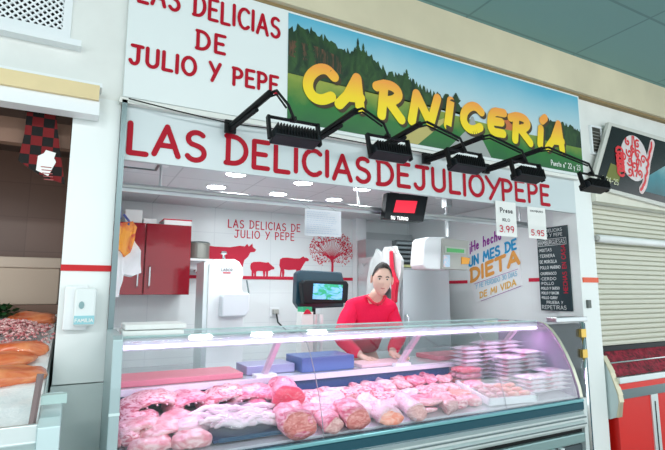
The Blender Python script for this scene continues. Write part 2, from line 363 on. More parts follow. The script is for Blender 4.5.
# the printed landscape
x0, x1, z0, z1 = 1.012, 3.672, 2.478, 3.150
sky = gradient('print_sky', [(0, (.55, .68, .72)), (.45, (.33, .58, .68)), (.8, (.12, .45, .62)), (1, (.07, .38, .58))], 2.8, 3.2, nz=.35, nscale=2)
bx('sky_print', sky, sg, x0, x1, 2.4595, 2.461, z0, z1)
field = gradient('print_field', [(0, (.012, .12, .03)), (.35, (.02, .17, .03)), (.6, (.18, .28, .04)), (1, (.50, .48, .09))], 2.48, 2.86, nz=.5, nscale=7)
def flat(name, pts, y, m, parent):
    bm = NB(); prism(bm, pts, y, y + .0012, 'y'); return obj(name, bm, m, parent)
flat('field_print', [(x0, z0), (x1, z0), (x1, 2.73), (2.9, 2.72), (2.3, 2.74), (1.8, 2.77), (1.4, 2.80), (x0, 2.83)], 2.4583, field, sg)
forest = two_tone('print_forest', (.003, .025, .010), (.03, .09, .02), 16, .35, .7, .5, (1, 1, .5), 0)
brownf = two_tone('print_trunks', (.01, .03, .012), (.13, .06, .03), 30, .45, .65, .5, (2.5, 1, .4), 0)
rnd = random.Random(3)
def treeline(ctrl, base, step=.012, jag=.03):
    pts = []; x = ctrl[0][0]
    while x <= ctrl[-1][0]:
        for (a, za), (b, zb) in zip(ctrl, ctrl[1:]):
            if a <= x <= b: z = za + (zb - za) * (x - a) / (b - a)
        pts.append((x, min(z + rnd.uniform(-jag, jag), z1 - .002))); x += step * rnd.uniform(.6, 1.4)
    return [(ctrl[0][0], base)] + pts + [(pts[-1][0], base)]
flat('forest_print', treeline([(x0, 3.06), (1.10, 3.07), (1.18, 3.06), (1.30, 3.04), (1.36, 2.98), (1.44, 3.02), (1.56, 3.04), (1.62, 2.98), (1.72, 2.93), (1.85, 2.95), (1.95, 2.90), (2.1, 2.86), (2.3, 2.86), (2.36, 2.80), (2.42, 2.78)], 2.77), 2.4572, forest, sg)
flat('forest_print', [(x0, 2.88), (1.38, 2.84), (1.36, 2.95), (1.2, 2.98), (x0, 2.98)], 2.4566, brownf, sg)
for xx, hh in ((1.08, 3.09), (1.16, 3.10), (1.49, 3.115), (1.53, 3.09), (1.87, 2.99), (2.30, 2.91)):
    pts = [(xx - .005, 2.82)]
    for k in range(7): pts += [(xx - .045 * (1 - k / 7.5), 2.86 + (hh - 2.86) * k / 7), (xx - .02 * (1 - k / 7.5), 2.86 + (hh - 2.86) * (k + .6) / 7)]
    pts += [(xx, hh)]
    for k in range(6, -1, -1): pts += [(xx + .02 * (1 - k / 7.5), 2.86 + (hh - 2.86) * (k + .6) / 7), (xx + .045 * (1 - k / 7.5), 2.86 + (hh - 2.86) * k / 7)]
    pts += [(xx + .005, 2.82)]
    flat('pine_print', pts, 2.4560 - .0003 * (xx > 1.5), forest, sg)
flat('forest_print', treeline([(3.16, 2.80), (3.22, 2.86), (3.34, 2.88), (3.45, 2.885), (3.56, 2.87), (x1, 2.85)], 2.70, .01, .018), 2.4572, forest, sg)
flat('road_print', [(2.20, z0), (2.62, z0), (2.50, 2.66), (2.46, 2.76), (2.44, 2.76), (2.40, 2.66)], 2.4570, mat('print_road', (.33, .36, .35), .5), sg)
flat('path_print', [(1.72, z0), (1.95, z0), (2.22, 2.70), (2.18, 2.70)], 2.4569, mat('print_path', (.48, .42, .14), .5), sg)
flat('house_print', [(2.62, 2.72), (3.0, 2.72), (3.0, 2.80), (2.93, 2.85), (2.70, 2.85), (2.62, 2.80)], 2.4569, mat('print_house', (.55, .16, .05), .5), sg)
# CARNICERIA brush letters with dark drop
yel = gradient('carn_yellow', [(0, (.90, .72, .01)), (.35, (.93, .66, .02)), (1, (.90, .36, .06))], 2.63, 2.86, .4)
drop = mat('carn_drop', (.05, .03, .01), .5)
G = {
 'C': [[(.92, .80), (.72, .97), (.45, .92), (.2, .66), (.14, .34), (.3, .10), (.56, .06), (.84, .22)]],
 'A': [[(.02, .02), (.30, .35), (.62, .98)], [(.62, .98), (.72, .02)], [(.28, .32), (.74, .36)]],
 'R': [[(.30, .95), (.20, .04)], [(.06, .84), (.34, .97), (.66, .94), (.80, .74), (.62, .54), (.3, .46)], [(.44, .46), (.84, .03)]],
 'N': [[(.10, .02), (.26, .96)], [(.26, .96), (.66, .05)], [(.66, .05), (.90, .98)]],
 'I': [[(.38, .02), (.62, .98)]],
 'E': [[(.84, .95), (.26, .92), (.16, .06), (.76, .08)], [(.22, .50), (.70, .54)]],
 'Í': [[(.38, .02), (.5, .72)], [(.62, 1.08), (.86, 1.24)]],
}
carn = [('C', 1.09, 1.35, 2.625, 2.865), ('A', 1.335, 1.575, 2.635, 2.85), ('R', 1.60, 1.87, 2.615, 2.86), ('N', 1.86, 2.17, 2.625, 2.845), ('I', 2.14, 2.32, 2.645, 2.85),
        ('C', 2.31, 2.57, 2.64, 2.858), ('E', 2.565, 2.82, 2.66, 2.86), ('R', 2.81, 3.10, 2.64, 2.862), ('Í', 3.08, 3.27, 2.65, 2.85), ('A', 3.225, 3.50, 2.635, 2.875)]
for ch, xa, xb, za, zb in carn:
    za -= .018; zb += .014; xa -= .008; xb += .004
    for off, y, m, nm in ((.018, 2.4545, drop, 'letter_shadow'), (0, 2.4535, yel, 'letter')):
        bm = NB(); w = .067
        for st in G[ch]:
            pts = [(xa + .02 + (xb - xa - .04) * p[0] + off, za + .022 + (zb - za - .044) * p[1] - off) for p in st]
            if len(pts) > 3:   # smooth the brush curve
                for _ in range(2):
                    q = [pts[0]]
                    for a, b_ in zip(pts, pts[1:]): q += [(a[0] * .75 + b_[0] * .25, a[1] * .75 + b_[1] * .25), (a[0] * .25 + b_[0] * .75, a[1] * .25 + b_[1] * .75)]
                    pts = q + [pts[-1]]
            ribbon(bm, pts, w, V(0, y, 0), V(1, 0, 0), V(0, 0, 1), V(0, -1, 0), 14)
        obj(nm, bm, m, sg)
wtx = mat('white_lettering', (.85, .88, .85), .5)
text('small_lettering', 'Puesto nº 22 y 23', (3.27, 2.4555, 2.505), XR, ZU, .042, .006, wtx, sg, width=.36)
# red letters on the header
for s, a, b_ in (('LAS', .183, .563), ('DELICIAS', .675, 1.596), ('DE', 1.652, 1.902), ('JULIO', 1.945, 2.572), ('Y', 2.60, 2.735), ('PEPE', 2.755, 3.274)):
    o = text('header_lettering', s, (a, 2.4975, 2.192), XR, ZU, .150, .028, red_dark, h_, width=b_ - a, gap=.22, jig=.05)
# ================================================================ FLOODLIGHTS ON ARMS
def floodlight(xb, xk, xf, label):
    """arm from under the sign, out and up to a knee, then down to a finned lamp turned back to the sign"""
    g = thing('floodlight', label, 'floodlight', (xb, 2.455, 2.39), 'floodlights on arms in front of the sign')
    bm = NB(); box(bm, xb - .03, xb + .03, 2.44, 2.46, 2.35, 2.42); tube(bm, [(xb, 2.45, 2.385), (xk, 2.02, 2.425)], .017, 8); 
    tube(bm, [(xb, 2.44, 2.365), (xb + (xk - xb) * .7, 2.15, 2.385)], .012, 6)
    obj('arm', bm, black, g)
    bm = NB()
    tube(bm, [(xk, 2.03, 2.428), (xk + .02, 1.99, 2.43), (xf - .03, 1.86, 2.315), (xf, 1.85, 2.24)], .007, 6)
    tube(bm, [(xk, 2.03, 2.41), (xk + .02, 1.99, 2.41), (xf - .04, 1.86, 2.30)], .005, 6)
    obj('rod', bm, black, g)
    M = Matrix.Translation(V(xf, 1.85, 2.165)) @ Matrix.Rotation(math.radians(-14), 4, 'X')
    bm = NB(); w = .118
    for sx in (-1, 1): box(bm, sx * w - .006, sx * w + .006, -.012, .012, -.02, .09, M)
    box(bm, -w, w, -.006, .006, .083, .092, M); box(bm, -.012, .012, -.012, .012, .085, .105, M)
    obj('bracket', bm, black, g)
    bm = NB(); prism(bm, [(-.035, -.018), (.04, -.022), (.04, .012), (.02, .022), (-.025, .022), (-.035, .008)], -w + .012, w - .012, 'x')
    bmesh.ops.transform(bm, matrix=M, verts=bm.verts); obj('housing', bm, blackp, g, bevel=.004)
    bm = NB()
    for i in range(14): box(bm, -.092 + i * .0138 - .002, -.092 + i * .0138 + .002, -.045, .02, -.012, .036, M)
    obj('cooling_fins', bm, black, g)
    bm = NB(); box(bm, -w + .02, w - .02, .0405, .043, -.020, .010, M); obj('lens', bm, mat('lens%.2f' % xf, (.5, .55, .55), .15), g)
XF = (.80, 1.30, 1.79, 2.26, 2.87)
for a, b_, c, l in ((.68, .745, XF[0], 'black finned floodlight in front of the word LAS DELICIAS, leftmost of five'), (1.17, 1.21, XF[1], 'black finned floodlight under the letters AR of the yellow word, second from left'),
                    (1.60, 1.625, XF[2], 'black finned floodlight above the hanging monitor, middle one of five'), (2.01, 2.096, XF[3], 'black finned floodlight over the word JULIO, second from right'),
                    (2.55, 2.614, XF[4], 'rightmost black floodlight on a long arm, beside the dark neighbouring sign')):
    floodlight(a, b_, c, l)
tag(obj('electric_cable', (lambda b: (tube(b, [(.17, 2.44, 2.44), (.40, 2.43, 2.415), (.68, 2.44, 2.40), (1.17, 2.45, 2.425), (1.6, 2.45, 2.42), (2.0, 2.45, 2.425), (2.55, 2.45, 2.42)], .0035, 5), b)[1])(NB()), black), 'thin black cable running along under the sign board', 'cable')

# ================================================================ SHOP INTERIOR
lamp_e = mat('lamp_glow', (1, 1, 1), .5, emis=(.92, .97, 1), es=14)
DL = [(.962, 3.28, 'front row, leftmost of three'), (1.503, 3.31, 'front row, middle one above the paper sheet'), (2.02, 3.28, 'front row, rightmost beside the monitor'),
      (.948, 3.77, 'second row, leftmost of three'), (1.485, 3.79, 'second row, middle of three'), (2.03, 3.79, 'second row, rightmost of three'),
      (2.6, 3.3, 'front row, above the hanging scale')]
for x, y, l in DL:
    g = thing('ceiling_light', 'round white recessed downlight in the shop ceiling, ' + l, 'ceiling light', (x, y, 2.34), 'recessed downlights')
    bm = NB(); lathe(bm, [(.085, .010), (.085, .003), (.072, 0), (.07, .006)], (x, y, 2.339), 24); obj('trim_ring', bm, plastic_w, g)
    bm = NB(); lathe(bm, [(.07, -.001), (.07, 0)], (x, y, 2.3395), 24); obj('diffuser', bm, lamp_e, g)
    L = bpy.data.lights.new('downlight', 'AREA'); L.shape = 'DISK'; L.size = .2; L.energy = PW_DOWN; L.color = (.93, .98, 1)
    lo = bpy.data.objects.new('downlight_glow', L); lo.location = (x, y, 2.33); C.objects.link(lo)
# hanging rail with hooks
g = thing('hanging_rail', 'long steel rail hanging across the shop under the ceiling', 'rail', (.14, 2.9, 2.08))
bm = NB(); tube(bm, [(.14, 2.9, 2.105), (3.61, 2.9, 2.105)], .016, 8); box(bm, .14, 3.61, 2.905, 2.92, 2.07, 2.09); obj('rail', bm, steel, g)
for x in (.4, 1.75, 3.4):
    bm = NB(); tube(bm, [(x, 2.9, 2.105), (x, 2.9, 2.35)], .008, 6); obj('hanger', bm, steel, g)
# cameras
def dome(p, label):
    g = thing('security_camera', label, 'camera', p)
    bm = NB(); lathe(bm, [(.05, 0), (.05, -.015), (.035, -.02)][::-1], p, 16); obj('base', bm, plastic_w, g)
    q = V(*p) + V(0, -.0, -.045); bm = NB(); bmesh.ops.create_uvsphere(bm, u_segments=16, v_segments=10, radius=.033, matrix=Matrix.Translation(q)); obj('ball', bm, plastic_w, g, True)
    bm = NB(); d = (V(.9, -1, -.7) * -1 + V(1.4, -.6, 0)).normalized(); d = V(.2, -.9, -.35).normalized()
    bmesh.ops.create_cone(bm, segments=14, cap_ends=True, radius1=.013, radius2=.013, depth=.01, matrix=Matrix.Translation(q + d * .032) @ d.to_track_quat('Z', 'Y').to_matrix().to_4x4()); obj('lens', bm, blackp, g)
dome((.445, 3.05, 2.35), 'small white dome camera under the ceiling at the left')
dome((2.62, 3.05, 2.35), 'small white dome camera under the ceiling right of the monitor')
# frame top left
g = thing('vent_frame', 'white framed ceiling grille with dark rim beside the left pillar', 'vent', (.25, 3.3, 2.2))
bm = NB(); box(bm, .2, .42, 3.0, 3.35, 2.325, 2.347); obj('panel', bm, plastic_w, g)
bm = NB(); box(bm, .42, .435, 2.99, 3.36, 2.318, 2.348); box(bm, .2, .43, 2.985, 3.0, 2.318, 2.348); box(bm, .2, .43, 3.35, 3.365, 2.318, 2.348); obj('rim', bm, steel_d, g)
# wall lettering and animal silhouettes
yb = 4.7775
g = thing('wall_lettering', 'red lettering LAS DELICIAS DE JULIO Y PEPE on the white back wall', 'lettering', (1.7, yb, 2.06))
text('lettering', 'LAS DELICIAS DE', (1.335, yb, 2.165), XR, ZU, .078, .011, red_wall, g, width=.80, gap=.28, jig=.04)
text('lettering', 'JULIO Y PEPE', (1.405, yb, 2.065), XR, ZU, .075, .011, red_wall, g, width=.66, gap=.28, jig=.04)
def decal(name, pts, label, cat, X0, Z0, W, H, grp='animal silhouettes on the back wall'):
    bm = NB(); prism(bm, [(X0 + W * a, Z0 + H * b) for a, b in pts], yb - .002, yb, 'y'); return tag(obj(name, bm, red_wall), label, cat, grp)
cow = [(0, .55), (.02, .9), (.1, .97), (.3, .93), (.55, .93), (.72, 1.0), (.8, .98), (.84, 1.08), (.87, .98), (.93, 1.1), (.94, .97), (1, .88), (.97, .80), (.9, .78), (.86, .62), (.8, .5), (.78, .35), (.765, 0), (.71, 0), (.71, .3), (.68, .36), (.65, 0), (.60, 0), (.60, .36), (.35, .32), (.22, .36), (.2, 0), (.14, 0), (.14, .3), (.10, .35), (.06, 0), (.02, 0), (.03, .4)]
decal('cow_silhouette', cow, 'red cow silhouette on the back wall, largest animal, left', 'wall sticker', 1.02, 1.69, .62, .29)
pig = [(0, .7), (.03, .88), (.12, .97), (.4, 1), (.65, .95), (.74, .99), (.78, .92), (.86, .8), (1, .62), (.99, .5), (.88, .48), (.8, .4), (.74, .36), (.73, 0), (.66, 0), (.65, .34), (.62, .34), (.60, 0), (.54, 0), (.52, .36), (.3, .36), (.24, .3), (.24, 0), (.17, 0), (.15, .3), (.13, 0), (.06, 0), (.06, .35), (.01, .5)]
decal('pig_silhouette', pig, 'red pig silhouette on the back wall, between cow and sheep', 'wall sticker', 1.58, 1.672, .265, .15)
sheep = [(0, .55), (.02, .85), (.1, .93), (.25, .95), (.5, .92), (.68, .93), (.75, 1.0), (.8, 1.04), (.84, .98), (.92, .98), (1, .88), (.96, .8), (.88, .80), (.8, .62), (.74, .45), (.71, .38), (.70, 0), (.65, 0), (.64, .34), (.60, 0), (.56, 0), (.56, .36), (.3, .33), (.16, .36), (.17, .2), (.15, 0), (.10, 0), (.08, .28), (.06, 0), (.02, 0), (.04, .38)]
decal('sheep_silhouette', sheep, 'red sheep silhouette on the back wall, beside the red tree', 'wall sticker', 1.90, 1.672, .35, .215)
rnd = random.Random(5); N_ = V(0, -1, 0)
tree = thing('tree_silhouette', 'red leafy tree silhouette on the back wall behind the paper', 'wall sticker', (2.535, yb, 1.672))
bm = NB(); cz = 1.99
def limb(pts, w): ribbon(bm, pts, w, V(0, yb - .0005, 0), V(1, 0, 0), V(0, 0, 1), N_, 6)
limb([(2.535, 1.672), (2.54, 1.80), (2.535, 1.90)], .028)
tips = []
for k in range(26):
    a = PI / 2 + (k - 12.5) / 12.5 * 2.0; r = rnd.uniform(.55, 1); e = (2.535 + .27 * r * math.cos(a), cz + .19 * r * math.sin(a)); m_ = (2.535 + .10 * math.cos(a), 1.90 + .09 * abs(math.sin(a)) + .02)
    limb([(2.535, 1.86), m_, e], .005); tips += [e, ((m_[0] + e[0]) / 2, (m_[1] + e[1]) / 2)]
obj('trunk', bm, red_wall, tree)
bm = NB()
for k in range(560):
    a = rnd.uniform(0, 2 * PI); r = rnd.uniform(.25, 1) ** .6
    x, z = 2.535 + .285 * r * math.cos(a), cz + .215 * r * math.sin(a)
    if abs(z - 1.78) < .06 and abs(x - 2.535) < .12: continue
    t = rnd.uniform(0, PI); s = rnd.uniform(.007, .012); yy = yb - .001 - .000004 * k
    bm.faces.new([bm.verts.new(V(x + s * math.cos(t) * u - s * .5 * math.sin(t) * v_, yy, z + s * math.sin(t) * u + s * .5 * math.cos(t) * v_)) for u, v_ in ((-1, 0), (-.3, -1), (.5, -.8), (1, 0), (.5, .8), (-.3, 1))])
obj('leaves', bm, red_wall, tree)['kind'] = 'stuff'
# red wall cabinet
g = thing('wall_cabinet', 'glossy dark red wall cabinet with two doors, left back corner', 'cabinet', (.6, 4.58, 1.485))
bx('body', mat('cabinet_side', (.22, .005, .012), .3), g, .14, .895, 4.42, 4.77, 1.485, 2.10)
for a, b_, hx in ((.14, .505, .46), (.515, .895, .555)):
    d = bx('door', red_gloss, g, a, b_, 4.395, 4.42, 1.485, 2.10, bevel=.003)
    bm = NB(); tube(bm, [(hx, 4.392, 1.55), (hx, 4.375, 1.56), (hx, 4.375, 1.72), (hx, 4.392, 1.73)], .007, 6); obj('handle', bm, chrome, d)
g = thing('cardboard_box', 'low white box with red lid edge on top of the red cabinet', 'box', (.75, 4.55, 2.1))
bx('box_body', paper, g, .66, .895, 4.42, 4.68, 2.102, 2.145); bx('lid', red_wall, g, .655, .90, 4.415, 4.685, 2.145, 2.155)
bm = NB(); box(bm, .34, .48, 4.45, 4.6, 2.102, 2.22); tag(obj('storage_box', bm, paper, bevel=.004), 'tall white box on the red cabinet, at its left end', 'box')
bm = NB(); box(bm, .49, .60, 4.45, 4.6, 2.102, 2.15); tag(obj('storage_box', bm, paper, bevel=.004), 'small flat white box on the red cabinet, middle', 'box')
# hanging bags
def bag(name, label, pts, y0, t, m, seed):
    bm = NB(); prism(bm, pts, y0, y0 + t, 'y')
    bmesh.ops.subdivide_edges(bm, edges=bm.edges, cuts=2, use_grid_fill=True)
    for v in bm.verts: v.co += noise.noise_vector(v.co * 14 + V(seed, 0, 0)) * .012
    return tag(obj(name, bm, m, smooth=False), label, 'bag')
orange_bag = two_tone('crisp_bag', (.85, .33, .02), (.6, .05, .02), 9, .45, .6, .25, (1, 1, 1), .2)
bag('snack_bag', 'orange and red snack bag hanging at the left edge of the opening', [[(0.219, 1.934), (0.301, 1.959), (0.327, 1.915), (0.313, 1.836), (0.294, 1.758), (0.26, 1.725), (0.222, 1.781)]][0], 3.3, .05, orange_bag, 1)
bag('plastic_bag', 'white plastic bag hanging beneath the orange snack bag', [[(0.225, 1.771), (0.285, 1.747), (0.315, 1.852), (0.362, 1.776), (0.369, 1.634), (0.323, 1.601), (0.269, 1.613), (0.242, 1.481), (0.219, 1.481)]][0], 3.33, .05, plastic_w, 2)
bm = NB(); tube(bm, [(0.219, 3.32, 2.10), (0.23, 3.32, 1.97)], .004, 5); tube(bm, [(.245, 3.32, 2.0), (.28, 3.31, 1.955), (.275, 3.3, 1.93)], .008, 5)
tag(obj('bag_hook', bm, mat('blue_cord', (.05, .08, .3), .5)), 'dark blue cord and hook holding the snack bag', 'hook')
# pot on bracket
g = thing('bracket_shelf', 'small white wall bracket under the grey pot', 'shelf', (.98, 4.6, 1.6)); bx('shelf_board', plastic_w, g, .90, 1.13, 4.5, 4.778, 1.795, 1.815); bx('support', plastic_w, g, .93, 1.10, 4.6, 4.778, 1.72, 1.795)
bx('spout', plastic_w, g, .98, 1.08, 4.55, 4.65, 1.70, 1.72)
pot = thing('stock_pot', 'grey metal pot on a white bracket beside the red cabinet', 'pot', (1.01, 4.62, 1.816))
bm = NB(); lathe(bm, [(.10, 0), (.105, .01), (.105, .135), (.11, .14), (.11, .15)], (1.01, 4.62, 1.816), 24); obj('pot_body', bm, mat('pot_grey', (.30, .31, .28), .4, .5), pot)
bm = NB(); lathe(bm, [(.11, 0), (.10, .012), (.02, .02)], (1.01, 4.62, 1.966), 24); obj('lid', bm, steel_d, pot)
# back counter
g = thing('back_counter', 'white back counter along the wall with steel top, behind the case', 'counter', (1.5, 4.0, 0))
bx('cabinet', plastic_w, g, .3, 2.25, 3.6, 4.3, 0, .86); bx('countertop', steel, g, .28, 2.27, 3.57, 4.32, .86, .9)
# tall white slicing machine
g = thing('meat_machine', 'tall white butcher machine with rounded top standing on the back counter', 'machine', (1.05, 3.8, .9))
prof = [(.90, .9), (1.185, .9), (1.185, 1.50), (1.165, 1.52), (1.165, 1.60), (1.175, 1.63), (1.17, 1.70), (1.14, 1.745), (1.10, 1.765), (.94, 1.76), (.905, 1.72), (.90, 1.62)]
bm = NB(); prism(bm, prof, 3.72, 4.02, 'y'); obj('body', bm, plastic_w, g, bevel=.012)
bm = NB(); prism(bm, [(.985, 1.32), (1.17, 1.32), (1.20, 1.36), (1.20, 1.50), (1.00, 1.50), (.985, 1.47)], 3.62, 3.72, 'y'); obj('cover', bm, mat('machine_cover', (.74, .79, .84), .3), g, bevel=.015)
bx('side_panel', steel_l, g, .868, .90, 3.74, 4.0, .9, 1.74)
bm = NB(); lathe(bm, [(.02, 0), (.012, .02), (.012, .045), (.028, .05), (.02, .07)], (1.05, 3.86, 1.765), 14); obj('knob', bm, chrome, g)
text('machine_lettering', 'LABOR', (.995, 3.716, 1.67), XR, ZU, .018, .004, steel_d, g, width=.09)
bx('red_mark', red_wall, g, 1.01, 1.07, 3.715, 3.719, 1.652, 1.66)
bm = NB(); tube(bm, [(1.205, 3.68, 1.38), (1.21, 3.68, 1.50), (1.19, 3.68, 1.60)], .006, 6); obj('lever', bm, steel_d, g)
# sockets on the wall
for i, (x, l) in enumerate(((1.406, 'left'), (1.853, 'right'))):
    z = 1.302
    g = thing('wall_socket', 'white wall socket with a grey plug behind the counter, %s one' % l, 'socket', (x, 4.77, z), 'wall sockets')
    bx('plate', plastic_w, g, x - .05, x + .05, 4.765, 4.778, z - .05, z + .05, bevel=.004); bx('plug', grey, g, x - .03, x + .03, 4.72, 4.765, z - .02, z + .03, bevel=.006)
    bm = NB(); tube(bm, [(x, 4.73, z), (x + .01, 4.70, z - .1), (x + .02 + .1 * i, 4.7, z - .2), (x + .02 + .3 * i, 4.6, z - .24)], .008, 6); obj('cable', bm, blackp, g)
# point of sale
g = thing('checkout_terminal', 'black checkout terminal with a lit blue-green screen, left of the butcher', 'terminal', (1.8, 3.75, .9))
bm = NB(); box(bm, 1.74, 1.90, 3.74, 3.88, .9, .93); box(bm, 1.79, 1.85, 3.79, 3.83, .93, 1.42); obj('stand', bm, blackp, g)
bm = NB(); prism(bm, [[(1.64, 1.666), (1.676, 1.692), (2.073, 1.683), (2.093, 1.613), (2.092, 1.378), (1.67, 1.367), (1.633, 1.417)]][0], 3.72, 3.80, 'y'); obj('rear_display', bm, mat('pos_blue', (.015, .05, .075), .3), g, bevel=.01)
bm = NB(); prism(bm, [[(1.641, 1.581), (1.668, 1.605), (2.065, 1.602), (2.085, 1.576), (2.074, 1.415), (1.661, 1.411)]][0], 3.62, 3.7, 'y'); f = obj('front_display', bm, blackp, g, bevel=.01)
scr = two_tone('screen_picture', (.01, .25, .12), (.15, .35, .75), 11, .4, .6, .4, (1, 1, 2.5), 0)
b = scr.node_tree.nodes['Principled BSDF']; scr.node_tree.links.new(scr.node_tree.nodes['Color Ramp'].outputs[0], b.inputs['Emission Color']); b.inputs['Emission Strength'].default_value = .7
bm = NB(); prism(bm, [[(1.746, 1.578), (2.021, 1.568), (2.011, 1.441), (1.737, 1.451)]][0], 3.612, 3.62, 'y'); obj('screen', bm, scr, f)
g = thing('paper_carton', 'small white carton with green lid and red mark below the terminal', 'carton', (1.55, 3.65, .9))
CX = 1.68
bx('carton_body', paper, g, CX - .05, CX + .055, 3.6, 3.7, .902, 1.347); bx('lid', mat('green_lid', (.03, .45, .22), .4), g, CX - .04, CX + .045, 3.6, 3.7, 1.347, 1.387)
bm = NB(); prism(bm, [(CX - .035, 1.33), (CX + .04, 1.33), (CX + .02, 1.36), (CX, 1.37), (CX - .015, 1.36)], 3.597, 3.6, 'y'); obj('red_mark', bm, red_wall, g)
for k, (px_, nm, m_, w_, l) in enumerate(((322, 'cup', steel_l, .022, 'small grey cup beside the carton under the terminal'), (330, 'cup', plastic_w, .02, 'small white cup between the grey cup and the brown box'))):
    x = CX + .10 + .055 * k; bm = NB(); lathe(bm, [(w_ * .8, 0), (w_, .42), (w_ * .9, .42), (w_ * .7, .3)], (x, 3.66, .902), 14); tag(obj(nm, bm, m_), l, 'cup')
# sheet of paper hanging on the rail
g = thing('paper_sheet', 'translucent white price sheet hanging from the rail in front of the tree', 'paper', (1.4, 2.75, 1.86))
shm = glass('sheet_film', (.95, .98, 1), .8, .72, (.86, .9, .95))
bx('sheet', shm, g, 1.262, 1.526, 2.748, 2.7495, 1.862, 2.036)
bm = NB(); rr = random.Random(2)
for i in range(11):
    x = 1.275
    while x < 1.50 - rr.uniform(0, .08):
        w_ = rr.uniform(.008, .022); box(bm, x, x + w_, 2.7465, 2.7475, 2.015 - i * .0135, 2.019 - i * .0135); x += w_ + .006
obj('fine_print', bm, mat('fine_print', (.45, .52, .62), .6), g)
bm = NB(); tube(bm, [(1.30, 2.75, 2.036), (1.30, 2.895, 2.10)], .001, 4); tube(bm, [(1.49, 2.75, 2.036), (1.49, 2.895, 2.10)], .001, 4); obj('thread', bm, steel_d, g)
# hanging monitor
g = thing('hanging_monitor', 'black monitor hanging from the ceiling with a red square on its screen', 'monitor', (2.1, 2.9, 2.03))
bm = NB(); prism(bm, [[(1.937, 2.215), (2.311, 2.228), (2.257, 2.025), (1.908, 2.023)]][0], 2.80, 2.86, 'y'); f = obj('casing', bm, blackp, g, bevel=.006)
bm = NB(); prism(bm, [[(2.011, 2.165), (2.201, 2.175), (2.171, 2.082), (1.983, 2.075)]][0], 2.796, 2.799, 'y'); obj('red_square', bm, mat('screen_red', (.7, .02, .04), .4, emis=(.75, .02, .05), es=.6), f)
text('screen_lettering', 'SU TURNO', (1.956, 2.79, 2.022), XR, ZU, .022, .005, mat('screen_text', (.9, .9, .9), .5, emis=(1, 1, 1), es=.6), f, width=.15)
bm = NB(); box(bm, 2.00, 2.07, 2.82, 2.86, 2.23, 2.26); tube(bm, [(2.03, 2.85, 2.25), (2.03, 2.87, 2.35)], .014, 8); obj('mount', bm, black, g)
# scale
g = thing('hanging_scale', 'grey and white electronic scale hanging on a steel pole from the ceiling', 'scale', (2.5, 2.95, 1.69))
bm = NB(); prism(bm, [[(2.386, 1.909), (2.417, 1.934), (2.599, 1.944), (2.588, 1.68), (2.388, 1.684), (2.36, 1.714)]][0], 2.95, 3.12, 'y'); obj('side_shell', bm, plastic_w, g, bevel=.012)
bm = NB(); prism(bm, [[(2.551, 1.932), (2.825, 1.922), (2.801, 1.684), (2.53, 1.686)]][0], 2.93, 3.0, 'y'); f = obj('front_panel', bm, grey, g, bevel=.004)
bm = NB(); prism(bm, [[(2.56, 1.868), (2.78, 1.861), (2.777, 1.813), (2.557, 1.812)]][0], 2.922, 2.93, 'y'); obj('display_frame', bm, mat('disp_frame', (.5, .55, .5), .4), f)
bm = NB(); prism(bm, [[(2.58, 1.853), (2.758, 1.848), (2.756, 1.82), (2.578, 1.821)]][0], 2.918, 2.922, 'y'); obj('display', bm, mat('lcd_green', (.05, .25, .08), .3, emis=(.05, .3, .08), es=.4), f)
bm = NB(); prism(bm, [[(2.733, 1.787), (2.819, 1.782), (2.805, 1.732), (2.73, 1.73)]][0], 2.920, 2.93, 'y'); obj('orange_sticker', bm, mat('orange_sticker', (.9, .4, .05), .5), f)
bm = NB(); prism(bm, [[(2.547, 1.796), (2.608, 1.798), (2.604, 1.703), (2.543, 1.702)]][0], 2.920, 2.93, 'y'); obj('blue_sticker', bm, two_tone('sticker_blue', (.5, .7, .85), (.85, .75, .8), 30, bump=0), f)
bm = NB(); tube(bm, [(2.666, 3.0, 2.219), (2.654, 3.0, 1.953)], .016, 10); obj('pole', bm, steel, g)
bx('ceiling_mount', steel, g, 2.666 - .03, 2.666 + .03, 2.97, 3.03, 2.2, 2.349)
# price papers
def note(label, cs, lines):
    (xa, za), (xb, zb) = cs; g = thing('price_note', label, 'paper', (xa, 2.545, za), 'price notes on the header')
    bx('sheet', paper, g, xa, xb, 2.484, 2.487, za, zb)
    for s, fx, fz, w_, h_2, st, m_ in lines:
        text('note_lettering', s, (xa + (xb - xa) * fx, 2.4825, za + (zb - za) * fz), XR, ZU, h_2, st, m_, g, width=(xb - xa) * w_)
dk = mat('ink', (.03, .03, .04), .6)
note('white price note reading 3.99 hanging above the diet poster', ((2.667, 1.911), (2.876, 2.169)), [('Presa', .2, .68, .6, .032, .007, dk), ('KILO', .3, .43, .36, .02, .004, dk), ('3.99', .14, .12, .7, .045, .008, red_wall)])
note('white price note reading 5.95 hanging above the black menu board', ((3.001, 1.911), (3.202, 2.154)), [('HAMBURG', .15, .84, .7, .014, .003, dk), ('5.95', .14, .10, .7, .04, .008, red_wall)])
